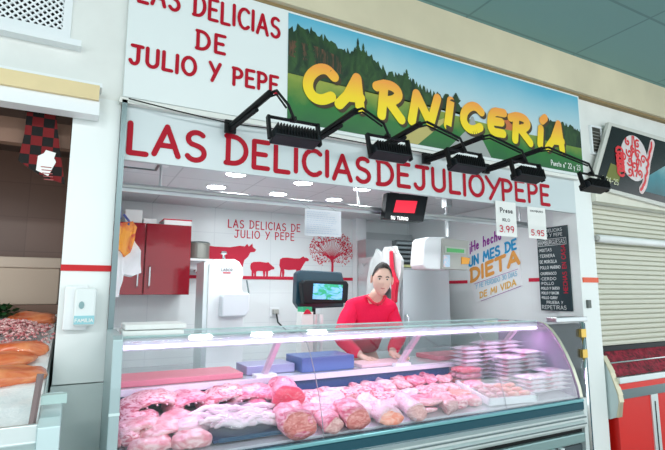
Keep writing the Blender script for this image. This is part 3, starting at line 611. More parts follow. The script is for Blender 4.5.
# diet poster lettering on the side wall (runs away along the wall)
def wall_txt(name, s, p0, p1, h, st, m, parent, x=3.612, **k):
    O = V(x, *p0); R = V(x, *p1) - O
    return text(name, s, O, R, ZU, h, st, m, parent, width=R.length, **k)
dp = thing('diet_poster', 'tilted colourful lettering HE HECHO UN MES DE DIETA on the right wall', 'wall sticker', (3.61, 3.4, 1.4))
bm = NB(); prism(bm, [[(3.797, 1.991), (3.366, 2.082), (3.11, 1.923), (3.1, 1.572), (3.687, 1.399), (3.811, 1.739)]][0], 3.615, 3.619, 'x'); obj('white_backing', bm, mat('poster_white', (.86, .89, .91), .4), dp)
inks = {k: mat(k, c, .5) for k, c in (('purple_ink', (.33, .03, .38)), ('blue_ink', (.02, .35, .68)), ('orange_ink', (.85, .38, .08)), ('pale_blue_ink', (.3, .6, .78)), ('yellow_ink', (.85, .5, .1)))}
for s, p0, p1, h, st, k in (
  ('¡He hecho', (3.738, 1.923), (3.316, 2.018), .095, .016, 'purple_ink'),
  ('UN MES DE', (3.761, 1.773), (3.142, 1.911), .088, .022, 'blue_ink'),
  ('DIETA', (3.741, 1.618), (3.117, 1.775), .120, .036, 'orange_ink'),
  ('Y HE PERDIDO 30 DIAS', (3.674, 1.545), (3.147, 1.66), .042, .007, 'pale_blue_ink'),
  ('DE MI VIDA', (3.625, 1.45), (3.165, 1.573), .055, .013, 'yellow_ink')):
    wall_txt('poster_lettering', s, p0, p1, h, st, inks[k], dp)
for p0, p1 in (((3.7, 1.591), (3.132, 1.72)), ((3.613, 1.42), (3.108, 1.563))):
    bm = NB(); ribbon(bm, [p0, p1], .004, V(3.612, 0, 0), V(0, 1, 0), V(0, 0, 1), V(-1, 0, 0)); obj('poster_line', bm, inks['purple_ink'], dp)
# black menu board
g = thing('menu_board', 'black menu board HAMBURGUESAS with white chalk lines on the right wall', 'sign', (3.61, 2.76, 1.35))
bx('board', mat('board_black', (.012, .035, .045), .4), g, 3.586, 3.599, 2.585, 2.885, 1.352, 2.062)
YL, YR = 2.872, 2.60
chalk = mat('chalk', (.75, .8, .8), .7)
rows = [('LAS DELICIAS', 2.02, .92, .025), ('JULIO Y PEPE', 1.98, .92, .025), ('HAMBURGUESAS', 1.915, 1, .035), ('*MIXTAS', 1.855, .5, .025), ('*TERNERA', 1.805, .6, .025), ('*DE MORCILLA', 1.755, .66, .025), ('*POLLO MARINO', 1.705, .78, .025), ('*CHURRASCO', 1.655, .62, .022),
        ('*CERDO', 1.61, .6, .022), ('*POLLO', 1.57, .5, .022), ('*POLLO Y QUESO', 1.53, .7, .02), ('*POLLO Y BACON', 1.49, .66, .02), ('*POLLO CURRY', 1.45, .6, .02), ('PRUEBA Y', 1.41, .6, .022), ('REPETIRAS', 1.365, .9, .03)]
for s, z, w_, h in rows:
    ya = YL - (.05 if s == 'PRUEBA Y' else 0); wall_txt('chalk_lettering', s, (ya, z), (ya - .262 * w_, z), h, .0042, chalk, g, x=3.584)
bm = NB()
for a, b_ in (((YL + .003, 1.905), (YR - .002, 1.905)), ((YR - .002, 1.905), (YR - .002, 1.96)), ((YR - .002, 1.96), (YL + .003, 1.96)), ((YL + .003, 1.96), (YL + .003, 1.905))): ribbon(bm, [a, b_], .004, V(3.584, 0, 0), V(0, 1, 0), V(0, 0, 1), V(-1, 0, 0))
obj('chalk_frame', bm, chalk, g)
text('red_lettering', 'HECHAS EN CASA', (3.583, 2.612, 1.50), (0, 0, 1), (0, 1, 0), .036, .006, red_wall, g, width=.40)
# fridge
g = thing('steel_fridge', 'tall stainless steel fridge behind the butcher on the right', 'fridge', (2.92, 3.8, 0))
bx('cabinet', steel, g, 2.625, 3.21, 3.65, 4.35, 0, 1.735, bevel=.006)
d = bx('door', mat('fridge_door', (.55, .58, .61), .28, .85), g, 2.65, 3.205, 3.61, 3.648, .1, 1.72, bevel=.006)
bm = NB(); tube(bm, [(2.68, 3.60, 1.0), (2.68, 3.58, 1.02), (2.68, 3.58, 1.28), (2.68, 3.60, 1.30)], .010, 8); obj('handle', bm, chrome, d)
bm = NB(); box(bm, 2.67, 3.15, 3.72, 3.80, 1.737, 2.0); cu = obj('cooling_unit', bm, mat('unit_dark', (.03, .04, .045), .5), g)
bm = NB()
for i in range(5): box(bm, 2.665, 3.155, 3.695, 3.72, 1.79 + i * .042, 1.812 + i * .042)
obj('louvre', bm, mat('louvre', (.12, .15, .16), .35), cu)
bx('price_strip', mat('yellow_strip', (.4, .42, .2), .5), g, 2.67, 2.92, 3.69, 3.70, 1.742, 1.765)
# steel locker and aprons behind the butcher
LX = lambda x: x
g = thing('steel_locker', 'narrow grey steel cabinet beyond the fridge, behind the aprons', 'locker', (2.9, 4.4, 0))
bx('locker_body', steel, g, 2.762, 3.242, 4.42, 4.6, 0, 2.081)
g = thing('hook_rack', 'steel hook rack on the fridge side above the hanging aprons', 'hook rack', (2.6, 3.9, 1.8))
x_ = 2.61; (ya, za), (yb2, zb2) = (3.989, 1.962), (3.556, 1.952)
za = max(za, 1.74); bx('back_strip', steel, g, 2.605, 2.624, 3.66, 4.3, 1.70, 1.86)
for k in range(4):
    bm = NB(); y = 3.74 + k * .14; tube(bm, [(2.605, y, 1.80), (2.57, y, 1.77), (2.56, y, 1.80)], .006, 6); obj('hook', bm, chrome, g)
def cloth(name, label, pts, x, m, seed, cat='apron'):
    bm = NB(); prism(bm, pts, x - .015, x + .015, 'x')
    bmesh.ops.subdivide_edges(bm, edges=bm.edges, cuts=3, use_grid_fill=True)
    for v in bm.verts: v.co.x += .03 * noise.noise(V(seed, v.co.y * 16, v.co.z * 2.2))
    return tag(obj(name, bm, m, smooth=False), label, cat)
cloth_w = mat('cloth_white', (.60, .64, .64), .8)
cloth('apron', 'white apron hanging on the fridge side, left one', [[(3.911, 1.924), (4.021, 1.804), (4.062, 1.627), (4.084, 1.431), (3.976, 1.394), (3.871, 1.415), (3.784, 1.528), (3.76, 1.789), (3.808, 1.868)]][0], 2.57, cloth_w, 1)
cloth('apron', 'white apron with folds hanging above the butcher head, right one', [[(3.698, 1.924), (3.539, 1.919), (3.467, 1.789), (3.471, 1.683), (3.506, 1.509), (3.582, 1.526), (3.674, 1.618), (3.769, 1.713), (3.783, 1.827)]][0], 2.53, cloth_w, 5)
cloth('apron', 'red apron strap hanging beside the white aprons', [[(3.575, 1.867), (3.544, 1.873), (3.519, 1.702), (3.462, 1.595), (3.482, 1.422), (3.558, 1.403), (3.553, 1.57), (3.595, 1.723)]][0], 2.49, red_wall, 9)
# ================================================================ THE BUTCHER
skin = mat('skin', (.80, .52, .42), .5)
sweater = mat('red_sweater', (.88, .02, .085), .8, spec=.1, bump=.25, bscale=60)
hair_m = mat('dark_hair', (.018, .012, .010), .7, bump=.5, bscale=150)
HC = V(*(1.972, 2.94, 1.597))                       # middle of the head
root = thing('person', 'man in a red sweater with short dark hair leaning on the case worktop', 'person', (HC.x + .05, 3.2, 0))
def skin_mesh(name, nodes, edges, m, parent, sub=2, rootn=0):
    me = bpy.data.meshes.new(name); me.from_pydata([n[0] for n in nodes], edges, []); o = bpy.data.objects.new(name, me); C.objects.link(o)
    md = o.modifiers.new('skin', 'SKIN'); md.use_smooth_shade = True
    for i, n in enumerate(nodes):
        r = n[1]; me.skin_vertices[0].data[i].radius = (r, r) if not isinstance(r, tuple) else r
        me.skin_vertices[0].data[i].use_root = (i == rootn)
    s = o.modifiers.new('sub', 'SUBSURF'); s.levels = sub; s.render_levels = sub
    dg = bpy.context.evaluated_depsgraph_get(); ev = o.evaluated_get(dg); nm = bpy.data.meshes.new_from_object(ev)
    o.modifiers.clear(); o.data = nm; nm.materials.clear(); nm.materials.append(m)
    for p in nm.polygons: p.use_smooth = True
    if parent: o.parent = parent; o.matrix_parent_inverse = world(parent).inverted()
    return o
cx = HC.x
pel = V(cx + .10, 3.40, .98); wst = V(cx + .08, 3.36, 1.12); che = V(cx + .035, 3.20, 1.30); upc = V(cx + .02, 3.13, 1.405)
nb = V(cx + .015, 3.05, 1.455); nt_ = V(cx + .005, 2.985, 1.53)
shR = V(cx - .140, 3.13, 1.385); elR = V(cx - .285, 3.08, 1.185); wrR = V(cx - .20, 2.90, 1.07)      # his right arm, left in the picture
shL = V(cx + .160, 3.08, 1.378); elL = V(cx + .235, 3.06, 1.17)
hl = V(*(2.046, 2.78, 1.075)); hl.z = max(hl.z, 1.055)
wrL = V(hl.x - .055, 2.86, 1.085)
hipR, hipL = pel + V(-.10, 0, -.05), pel + V(.10, 0, -.05)
knR, knL = V(cx - .02, 3.33, .52), V(cx + .24, 3.36, .52); anR, anL = V(cx - .03, 3.40, .09), V(cx + .24, 3.42, .09)
body = [(pel, .10), (wst, .09), (che, (.09, .06)), (upc, (.065, .05)), (nb, .050), (nt_, .054),
        (shR, .042), (elR, .038), (wrR, .028), (shL, .042), (elL, .038), (wrL, .028),
        (hipR, .09), (knR, .06), (anR, .045), (hipL, .09), (knL, .06), (anL, .045), (V(cx - .04, 3.26, .05), .04), (V(cx + .23, 3.28, .05), .04)]
ed = [(0, 1), (1, 2), (2, 3), (3, 4), (4, 5), (3, 6), (6, 7), (7, 8), (3, 9), (9, 10), (10, 11), (0, 12), (12, 13), (13, 14), (0, 15), (15, 16), (16, 17), (14, 18), (17, 19)]
bo = skin_mesh('body', body, ed, skin, root)
# hands: palm plus five bent digits each, merged into the body mesh
def hand(wr, fwd, side):
    nodes = []; out = []
    fwd = fwd.normalized(); lat = V(fwd.y, -fwd.x, 0) * side; dn = V(0, 0, -1)
    palm = skin_mesh('palm', [(wr - fwd * .02, .024), (wr + fwd * .03 + dn * .008, (.032, .017)), (wr + fwd * .075 + dn * .016, (.038, .014))], [(0, 1), (1, 2)], skin, None)
    out.append(palm)
    for k, (o_, L) in enumerate(((-.030, .062), (-.010, .074), (.010, .070), (.030, .055))):
        b0 = wr + fwd * .065 + lat * o_ + dn * .014; s_ = lat * o_ * .35
        out.append(skin_mesh('finger', [(b0, .009), (b0 + fwd * L * .5 + s_ + V(0, 0, .006), .0085), (b0 + fwd * L * .82 + s_ * 1.3 - V(0, 0, .003), .008), (b0 + fwd * L + s_ * 1.4 - V(0, 0, .012), .0065)], [(0, 1), (1, 2), (2, 3)], skin, None))
    b0 = wr + fwd * .02 - lat * .026 + dn * .01
    out.append(skin_mesh('thumb', [(b0, .012), (b0 + fwd * .03 - lat * .028, .010), (b0 + fwd * .058 - lat * .036 - V(0, 0, .008), .008)], [(0, 1), (1, 2)], skin, None))
    return out
pieces = hand(wrL, V(.35, -1, -.10), -1) + hand(wrR, V(.3, -1, -.10), 1)
# head
def head_pt(th, ph, s=1.0, hair=False):
    """th 0..pi from crown to chin, ph angle with 0 = face direction"""
    x = math.sin(th) * math.sin(ph); y = -math.sin(th) * math.cos(ph); z = math.cos(th)
    fr = max(0, math.cos(ph)) ; t = z
    wx, wy, wz = .070, .094, .120
    if t < 0: wx *= 1 - .30 * (-t) ** 1.5; wy *= (1 - .12 * (-t)) if math.cos(ph) > 0 else (1 - .38 * (-t))
    p = V(x * wx, y * wy, z * wz)
    if fr > 0 and not hair:
        n = math.exp(-((ph / .20) ** 2)) * math.exp(-(((z + .10) / .17) ** 2)); p.y -= .020 * n * (1 - .25 * (z + .1))     # nose
        n = math.exp(-((ph / .12) ** 2)) * math.exp(-(((z + .24) / .07) ** 2)); p.y -= .008 * n
        for e in (-.40, .40): p.y += .011 * math.exp(-(((ph - e) / .20) ** 2)) * math.exp(-(((z - .08) / .11) ** 2))           # eye sockets
        p.y -= .005 * math.exp(-((ph / .7) ** 2)) * math.exp(-(((z - .24) / .09) ** 2))                                      # brow
        p.y -= .005 * math.exp(-((ph / .26) ** 2)) * math.exp(-(((z + .46) / .07) ** 2))                                     # lips
        p.y -= .008 * math.exp(-((ph / .28) ** 2)) * math.exp(-(((z + .80) / .14) ** 2))                                     # chin
    return p * s
HM = Matrix.Translation(HC) @ Matrix.Rotation(math.radians(-27), 4, 'Z') @ Matrix.Rotation(math.radians(6), 4, 'X') @ Matrix.Rotation(math.radians(5), 4, 'Y')
def head_grid(bm, t0f, s, hair):
    nT, nP = 34, 56; rows_ = []
    for i in range(nT + 1):
        row = []
        for j in range(nP):
            ph = -PI + 2 * PI * j / nP; tm = t0f(ph); row.append(bm.verts.new(HM @ head_pt(max(.001, tm * i / nT), ph, s, hair)))
        rows_.append(row)
    for a, b_ in zip(rows_, rows_[1:]):
        for j in range(nP): bm.faces.new((a[j], a[(j + 1) % nP], b_[(j + 1) % nP], b_[j]))
bm = NB(); head_grid(bm, lambda p: PI - .001, 1, False)
for sx in (-1, 1):       # ears
    q = V(sx * .076, .012, -.004)
    e = bmesh.ops.create_uvsphere(bm, u_segments=12, v_segments=8, radius=1, matrix=HM @ Matrix.Translation(q) @ Matrix.Rotation(sx * .35, 4, 'Z') @ Matrix.Diagonal((.009, .018, .031, 1)))
hd = obj('head', bm, skin, None, True, loc=(0, 0, 0)); pieces.append(hd)
# merge head and hands into the one body mesh
bm = NB(); bm.from_mesh(bo.data); Mi = world(bo)
bmesh.ops.transform(bm, matrix=Mi, verts=bm.verts)
for p in pieces:
    n0 = len(bm.verts); bm.from_mesh(p.data); bm.verts.ensure_lookup_table()
for p in pieces: bpy.data.objects.remove(p)
bmesh.ops.transform(bm, matrix=Mi.inverted(), verts=bm.verts); bm.to_mesh(bo.data); bm.free()
for p in bo.data.polygons: p.use_smooth = True
def hairline(ph):
    a = abs(ph)
    if a < .75: return .80 + .10 * (a / .75) ** 2
    if a < 1.25: return .9 + (a - .75) / .5 * .45
    if a < 1.6: return 1.42
    return 1.42 + min(1, (a - 1.6) / .6) * .62
bm = NB(); head_grid(bm, hairline, 1.06, True)
for v in bm.verts: v.co += noise.noise_vector(v.co * 60) * .003
obj('hair', bm, hair_m, root, True)
def face_at(ph, z, out=.0):
    p = head_pt(math.acos(z), ph); return HM @ (p + V(0, -out, 0))
for sx in (-1, 1):
    bm = NB(); bmesh.ops.create_uvsphere(bm, u_segments=12, v_segments=8, radius=1, matrix=Matrix.Translation(face_at(sx * .40, .07, -.004)) @ HM.to_3x3().to_4x4() @ Matrix.Diagonal((.014, .009, .0065, 1)))
    e = obj('eye', bm, mat('eye_white', (.6, .56, .54), .3), root, True)
    bm = NB(); bmesh.ops.create_uvsphere(bm, u_segments=10, v_segments=8, radius=.0058, matrix=Matrix.Translation(face_at(sx * .39, .07, .003))); obj('iris', bm, mat('iris', (.03, .018, .01), .2), e, True)
    bm = NB(); tube(bm, [face_at(sx * a, z, .001) for a, z in ((.20, .20), (.36, .235), (.52, .225), (.64, .18))], [.003, .0042, .0038, .002], 6); obj('eyebrow', bm, hair_m, root, True)
bm = NB(); tube(bm, [face_at(a, -.46 - .02 * (1 - abs(a) / .27), .0015) for a in (-.27, -.13, 0, .13, .27)], [.0025, .0045, .005, .0045, .0025], 6); obj('lips', bm, mat('lips', (.55, .2, .18), .5), root, True)
# sweater, trousers, shoes
cuffL = elL.lerp(wrL, .93); cuffR = elR.lerp(wrR, .93)
sw = [(wst + V(0, .01, -.07), .150), (wst, .150), (che, (.180, .135)), (upc, (.125, .100)), (nb + V(0, .012, -.012), (.072, .066)),
      (shR, .070), (elR, .063), (cuffR, .040), (shL, .070), (elL, .063), (cuffL, .040), (shR.lerp(elR, .5), .070), (shL.lerp(elL, .5), .070)]
o = skin_mesh('sweater', sw, [(0, 1), (1, 2), (2, 3), (3, 4), (3, 5), (5, 11), (11, 6), (6, 7), (3, 8), (8, 12), (12, 9), (9, 10)], sweater, root)
for v in o.data.vertices:
    v.co += noise.noise_vector(V(v.co.x * 7, v.co.y * 7, v.co.z * 11)) * .012
# collar
d_ = V(-.42, -.75, 0).normalized()
bm = NB(); ctr = nb + V(-.003, -.012, .004)
lp = []
for k in range(25):
    a = 2 * PI * k / 24; fr = max(0, math.cos(a)) ; v = V(d_.x * math.cos(a) - d_.y * math.sin(a), d_.y * math.cos(a) + d_.x * math.sin(a), 0)
    lp.append(ctr + v * (.070 + .020 * fr ** 3) + V(0, 0, .014 - .055 * fr ** 4))
tube(bm, lp, .011, 8, False); obj('collar', bm, mat('collar_red', (.62, .02, .05), .8), root, True)
bm = NB()
vn = [ctr + V(d_.x, d_.y, 0) * .098 + V(-d_.y, d_.x, 0) * a + V(0, 0, b_) for a, b_ in ((-.038, .012), (.038, .012), (0, -.062))]
bm.faces.new([bm.verts.new(p) for p in vn]); bm.free()
tr = [(pel + V(0, 0, .06), .138), (pel, .140), (hipR, .105), (knR, .078), (anR + V(0, 0, .02), .062), (hipL, .105), (knL, .078), (anL + V(0, 0, .02), .062)]
skin_mesh('trousers', tr, [(0, 1), (1, 2), (2, 3), (3, 4), (1, 5), (5, 6), (6, 7)], mat('dark_trousers', (.05, .04, .08), .8), root)
for a in (anR, anL): skin_mesh('shoe', [(a + V(0, .03, -.035), .055), (a + V(-.005, -.07, -.042), .048), (a + V(-.01, -.15, -.048), .040)], [(0, 1), (1, 2)], mat('shoe%.2f' % a.x, (.05, .05, .05), .5), root, 1)

# ================================================================ DISPLAY CASE
XL, XR_ = .168, 2.885
case = thing('display_case', 'long refrigerated meat display case with curved front glass and lit tube', 'display case', (1.55, 2.5, 0))
GP = [(2.075, .838), (2.085, .90), (2.12, 1.01), (2.165, 1.105), (2.215, 1.19), (2.265, 1.25), (2.315, 1.288), (2.36, 1.30)]
# rounded side caps and base
base_prof = [(2.075, .05), (2.075, .56), (2.62, .56), (2.62, .94), (2.98, .94), (2.98, .05)]
bm = NB(); prism(bm, base_prof, XL, XR_, 'x'); obj('base_body', bm, mat('base_dark', (.05, .07, .08), .5), case)
bm = NB()
for z in range(8): box(bm, XL, XR_, 2.055, 2.075, .14 + z * .05, .165 + z * .05)
for z in (.565, .535): pass
obj('grille', bm, steel_l, case)
bm = NB(); box(bm, XL, XR_, 2.05, 2.10, .575, .635); obj('lower_rail', bm, mat('rail_teal', (.28, .42, .42), .3, .6), case, bevel=.008)
bm = NB(); box(bm, XL, XR_, 2.07, 2.10, .635, .665); obj('shadow_gap', bm, black, case)  # solid black bar painted in for the shade between the rails
bm = NB(); prism(bm, [(2.045, .665), (2.035, .68), (2.035, .70), (2.055, .706), (2.04, .712), (2.04, .745), (2.06, .76), (2.10, .76), (2.10, .665)], XL, XR_, 'x'); obj('front_rail', bm, steel_l, case)
bm = NB(); prism(bm, [(2.06, .76), (2.045, .775), (2.045, .815), (2.065, .838), (2.09, .838), (2.11, .76)], XL, XR_, 'x'); obj('bumper_rail', bm, steel_teal, case)
for x in (2.56, 2.63):
    bx('rail_bracket', steel_l, case, x, x + .035, 2.035, 2.056, .05, .575)
bm = NB(); prism(bm, [(2.09, .56), (2.11, .843), (2.64, .917), (2.66, .91), (2.66, .56)], XL + .004, XR_ - .004, 'x'); obj('meat_deck', bm, mat('deck_steel', (.78, .80, .84), .35, .3), case)
bm = NB(); box(bm, XL, XR_, 2.645, 2.665, .90, 1.005); obj('rear_wall', bm, mat('rear_blue', (.05, .10, .26), .4), case)
bm = NB(); box(bm, XL, XR_, 2.63, 3.0, 1.005, 1.03); obj('worktop', bm, mat('worktop_steel', (.66, .74, .74), .25, .4), case, bevel=.004)
bm = NB(); box(bm, XL, XR_, 2.040, 2.064, .820, .838); obj('bumper_highlight', bm, mat('highlight_cyan', (.20, .48, .52), .2, .4), case, bevel=.004)  # cyan strip painted as the highlight along the top of the bumper
for z in (.690, .728): bx('rail_groove', steel_d, case, XL, XR_, 2.031, 2.037, z, z + .007)
# glass
seams = [XL + .02, 1.055, 2.235, XR_ - .01]
gp = NB()
for i in range(3):
    bm = NB(); sheet(bm, GP, seams[i] + .002, seams[i + 1] - .002, .006); obj('front_glass', bm, glass_c, case)
bm = NB()
for s in seams[1:3]: tube(bm, [(s, y - .003, z) for y, z in GP], .0022, 5)
obj('glass_joint', bm, mat('joint', (.35, .38, .42), .4), case)
for i in range(3): bx('top_glass', glass_top, case, seams[i], seams[i + 1], 2.365, 2.72, 1.296, 1.304)
bm = NB(); tube(bm, [(XL, 2.365, 1.303), (XR_, 2.365, 1.303)], .006, 6); tube(bm, [(XL, 2.72, 1.302), (XR_, 2.72, 1.302)], .005, 6); obj('glass_edge', bm, mat('edge_green', (.55, .75, .72), .2), case)
# light tube under the glass
tl = NB(); box(tl, XL + .02, XR_ - .03, 2.335, 2.375, 1.274, 1.292); lt = obj('lamp_housing', tl, plastic_w, case)
bm = NB(); tube(bm, [(XL + .03, 2.33, 1.262), (XR_ - .05, 2.33, 1.262)], .0095, 10); obj('light_tube', bm, mat('tube_glow', (1, 1, 1), .5, emis=(.78, .60, 1), es=TUBE_ES), lt, True)
# struts
for x in (.98, 1.92, 2.78):
    bm = NB(); M = Matrix.Identity(4)
    prism(bm, [(2.66, 1.03), (2.70, 1.03), (2.43, 1.296), (2.39, 1.296)], x - .014, x + .014, 'x'); s_ = obj('strut', bm, mat('strut%.1f' % x, (.78, .66, .76), .35, .3), case)
    bx('strut_foot', plastic_w, s_, x - .06, x + .06, 2.625, 2.70, 1.03, 1.048)
bm = NB(); box(bm, XL, XR_, 2.615, 2.632, 1.0, 1.032); obj('worktop_edge', bm, mat('edge_lilac', (.78, .80, .88), .3, .3), case)
# ends
bm = NB(); prism(bm, [(2.06, .45), (2.06, 1.14), (2.075, 1.32), (2.10, 1.335), (2.48, 1.335), (2.48, .45)], .142, XL + .012, 'x'); obj('end_post', bm, mat('end_post', (.42, .54, .56), .35, .3), case, bevel=.004)
bx('post_line', mat('post_line', (.75, .9, .9), .3, emis=None), case, .142, XL + .013, 2.056, 2.06, 1.04, 1.05)
bm = NB(); prism(bm, GP + [(2.72, 1.298), (2.72, 1.03), (2.66, .85), (2.10, .838)], XR_, XR_ + .012, 'x'); obj('end_glass', bm, glass_end, case)
bm = NB(); 
for i in range(len(GP) - 1):
    a, b_ = GP[i], GP[i + 1]; q = [a, b_, (b_[0] + .035, b_[1] - .018), (a[0] + .03, a[1])]
    prism(bm, q, XR_ + .012, XR_ + .04, 'x')
obj('end_trim', bm, mat('end_trim', (.72, .72, .58), .3, .5), case)
bm = NB(); prism(bm, [(2.05, .56), (2.05, .84), (2.14, .84), (2.72, .84), (2.72, .1), (2.05, .1)], XR_, XR_ + .035, 'x'); obj('end_panel', bm, steel_l, case)
# label sticker, paper pack, things on the glass
bm = NB(); lathe(bm, [(.075, 0), (.075, .0015)], (0, 0, 0), 24, Matrix.Translation(V(2.60, 2.44, 1.3065)) @ Matrix.Diagonal((1.7, 1.0, 1, 1))); st_ = obj('round_leaflet', bm, paper); tag(st_, 'oval white leaflet with red mark lying on the top glass, right end', 'leaflet')
bm = NB(); prism(bm, [(2.57, 2.42), (2.66, 2.41), (2.70, 2.44), (2.62, 2.47)], 1.3085, 1.3092, 'z'); obj('red_print', bm, red_wall, st_)
bm = NB(); box(bm, 2.50, 2.55, 2.42, 2.47, 1.3085, 1.309); obj('green_print', bm, mat('green_print', (.35, .6, .2), .5), st_)
g = thing('paper_pack', 'white pack of wrapping paper on the top glass, far left', 'paper', (.33, 2.42, 1.305))
for i, (d_y, z) in enumerate(((0, 1.306), (.01, 1.333))): bx('paper_bundle', paper, g, .20 + d_y, .47 + d_y, 2.38, 2.60, z, z + .024, bevel=.006)
# on the worktop behind the glass
wz = 1.031
def wt(name, label, cat, m, x0, x1, y0, y1, h, bev=.004): bm = NB(); box(bm, x0, x1, y0, y1, wz, wz + h); return tag(obj(name, bm, m, bevel=bev), label, cat)
pinkb = mat('board_pink', (.72, .22, .28), .5)
wt('cutting_board', 'pinkish red cutting board on the worktop at the left end', 'cutting board', pinkb, .22, .86, 2.68, 2.95, .03)
wt('cutting_board', 'white cutting board on the worktop in front of the butcher', 'cutting board', mat('board_rose', (.80, .55, .60), .5), 1.63, 2.0, 2.67, 2.86, .02)
wt('cutting_board', 'red cutting board on the worktop right of the butcher hand', 'cutting board', pinkb, 2.27, 2.75, 2.70, 2.95, .03)
wt('steel_tray', 'blue-grey steel tray beside the left cutting board', 'tray', mat('tray_lilac', (.42, .42, .66), .3, .4), .90, 1.20, 2.74, 2.95, .05)
wt('plastic_crate', 'blue plastic crate on the worktop left of the butcher', 'crate', mat('crate_blue', (.10, .17, .42), .4), 1.22, 1.58, 2.68, 2.93, .085)
# screen between case and post
g = thing('side_screen', 'narrow glass screen with chrome post and brass hinges between case and wall post', 'glass screen', (3.25, 2.4, 0))
px_ = 3.426
bm = NB(); tube(bm, [(px_, 2.40, .0), (px_, 2.40, 1.282)], .016, 12); obj('post', bm, chrome, g, True)
bx('pane', glass('screen_glass', (.62, .70, .72), 1.2, .12, (.4, .45, .48)), g, 3.0, px_ - .01, 2.397, 2.405, .3, 1.275)
bx('top_plate', steel, g, 3.053, 3.401, 2.33, 2.42, 1.29, 1.326, bevel=.005)
for z in (1.17, 1.02): bx('hinge', brass, g, px_ - .045, px_ + .012, 2.375, 2.398, z, z + .06)
bx('wall_strip', steel_teal, g, px_ + .03, px_ + .07, 2.42, 2.46, 0, 1.27)
bx('wall_switch', mat('switch_dark', (.12, .14, .13), .5), thing('intercom', 'small dark door intercom on the white right post', 'intercom', (3.7, 2.49, 1.44)), *(3.643, 3.68, 2.48, 2.4995, 1.38, 1.444))
# ================================================================ MEAT
def meat_mat(name, c1, c2, scale=7, lo=.35, hi=.62, stretch=(1, 1, 2), rough=.3): return two_tone(name, c1, c2, scale * 1.7, lo, hi, rough, stretch, .6, coat=.1, dist=1.8)
PINK, FAT = (.80, .24, .30), (.90, .72, .70)
mm = {
 'rib': meat_mat('meat_rib', (.58, .12, .17), (.90, .60, .62), 13, .40, .56, (1, 1, 3)),
 'pale': meat_mat('meat_pale', (.70, .24, .27), (.88, .60, .60), 9, .35, .6),
 'pink': meat_mat('meat_pink', (.68, .13, .22), (.88, .50, .56), 11, .36, .62),
 'red': meat_mat('meat_red', (.78, .07, .13), (.86, .34, .38), 10, .45, .75),
 'white': meat_mat('meat_white', (.70, .36, .42), (.84, .64, .68), 12, .3, .5, (1, 1, 4)),
 'tripe': meat_mat('meat_tripe', (.84, .62, .66), (.93, .84, .86), 12, .3, .5),
 'face': meat_mat('cut_face', (.60, .17, .16), (.82, .40, .38), 16, .4, .7),
 'facepale': meat_mat('cut_face_pale', (.60, .30, .30), (.82, .55, .54), 18, .35, .65),
 'orange': meat_mat('meat_orange', (.86, .30, .22), (.92, .58, .50), 9, .4, .7),
 'dark': mat('hollow_dark', (.25, .05, .07), .5),
}
DS = .14   # slope of the deck
def dz(y): return .85 + DS * (y - 2.1)
def place(bm, p, rz, tilt=True, up=0):
    p = (p[0], p[1], dz(p[1]) + up)
    bmesh.ops.transform(bm, matrix=Matrix.Translation(V(*p)) @ Matrix.Rotation(math.atan(DS) if tilt else 0, 4, 'X') @ Matrix.Rotation(math.radians(rz), 4, 'Z'), verts=bm.verts)
def rough(bm, seed, amp, f=18):
    for v in bm.verts: v.co += noise.noise_vector(v.co * f + V(seed * 3.1, seed, 0)) * amp
def lump_bm(L, W, H, seed, amp=.012, sub=4):
    bm = NB(); bmesh.ops.create_icosphere(bm, subdivisions=sub, radius=1)
    for v in bm.verts:
        x, y, z = v.co; s = lambda t: math.copysign(abs(t) ** .75, t)
        v.co = V(s(x) * L / 2, s(y) * W / 2, (s(z) if z > 0 else s(z) * .6) * H / 2 + H * .3)
    rough(bm, seed, amp, 14); rough(bm, seed + 9, amp * .4, 45); return bm
def lump(name, label, p, L, W, H, rz, m, seed, amp=.012, grp=None):
    bm = lump_bm(L, W, H, seed, amp); place(bm, p, rz); return tag(obj(name, bm, mm[m], None, True), label, 'meat', grp)
def loin(name, label, p, L, R, rz, m, face, seed, squash=.85):
    R *= .88
    """rolled joint, its cut face turned to the front"""
    bm = NB(); n, k = 28, 14; rings = []
    for i in range(k + 1):
        t = i / k; y = -L / 2 + L * t; rr = R * (1 - .12 * t ** 3) * (1 if 0 < i < k else .94)
        rings.append([bm.verts.new(V(rr * math.cos(2 * PI * j / n) * 1.1, y, (rr * math.sin(2 * PI * j / n) + R) * squash)) for j in range(n)])
    for a, b_ in zip(rings, rings[1:]):
        for j in range(n): bm.faces.new((a[j], a[(j + 1) % n], b_[(j + 1) % n], b_[j]))
    bm.faces.new(rings[-1]); bm.faces.new(rings[0][::-1])
    rough(bm, seed, .020, 12); rough(bm, seed + 3, .008, 32); f0 = [v.co.copy() for v in rings[0]]; place(bm, p, rz); o = tag(obj(name, bm, mm[m], None, True), label, 'meat')
    bm = NB(); c = V(0, -L / 2 - .006, R * squash); r1 = [bm.verts.new(c + (q - c) * .98 + V(0, -.002, 0)) for q in f0]; r2 = [bm.verts.new(c + (q - c) * .99 + V(0, .008, 0)) for q in f0]; r3 = [bm.verts.new(c + (q - c) * .45 + V(0, -.003, 0)) for q in f0]
    for j in range(n): bm.faces.new((r2[j], r2[(j + 1) % n], r1[(j + 1) % n], r1[j])); bm.faces.new((r1[j], r1[(j + 1) % n], r3[(j + 1) % n], r3[j]))
    bm.faces.new(r3[::-1]); place(bm, p, rz); obj('cut_face', bm, mm[face], o, True); return o
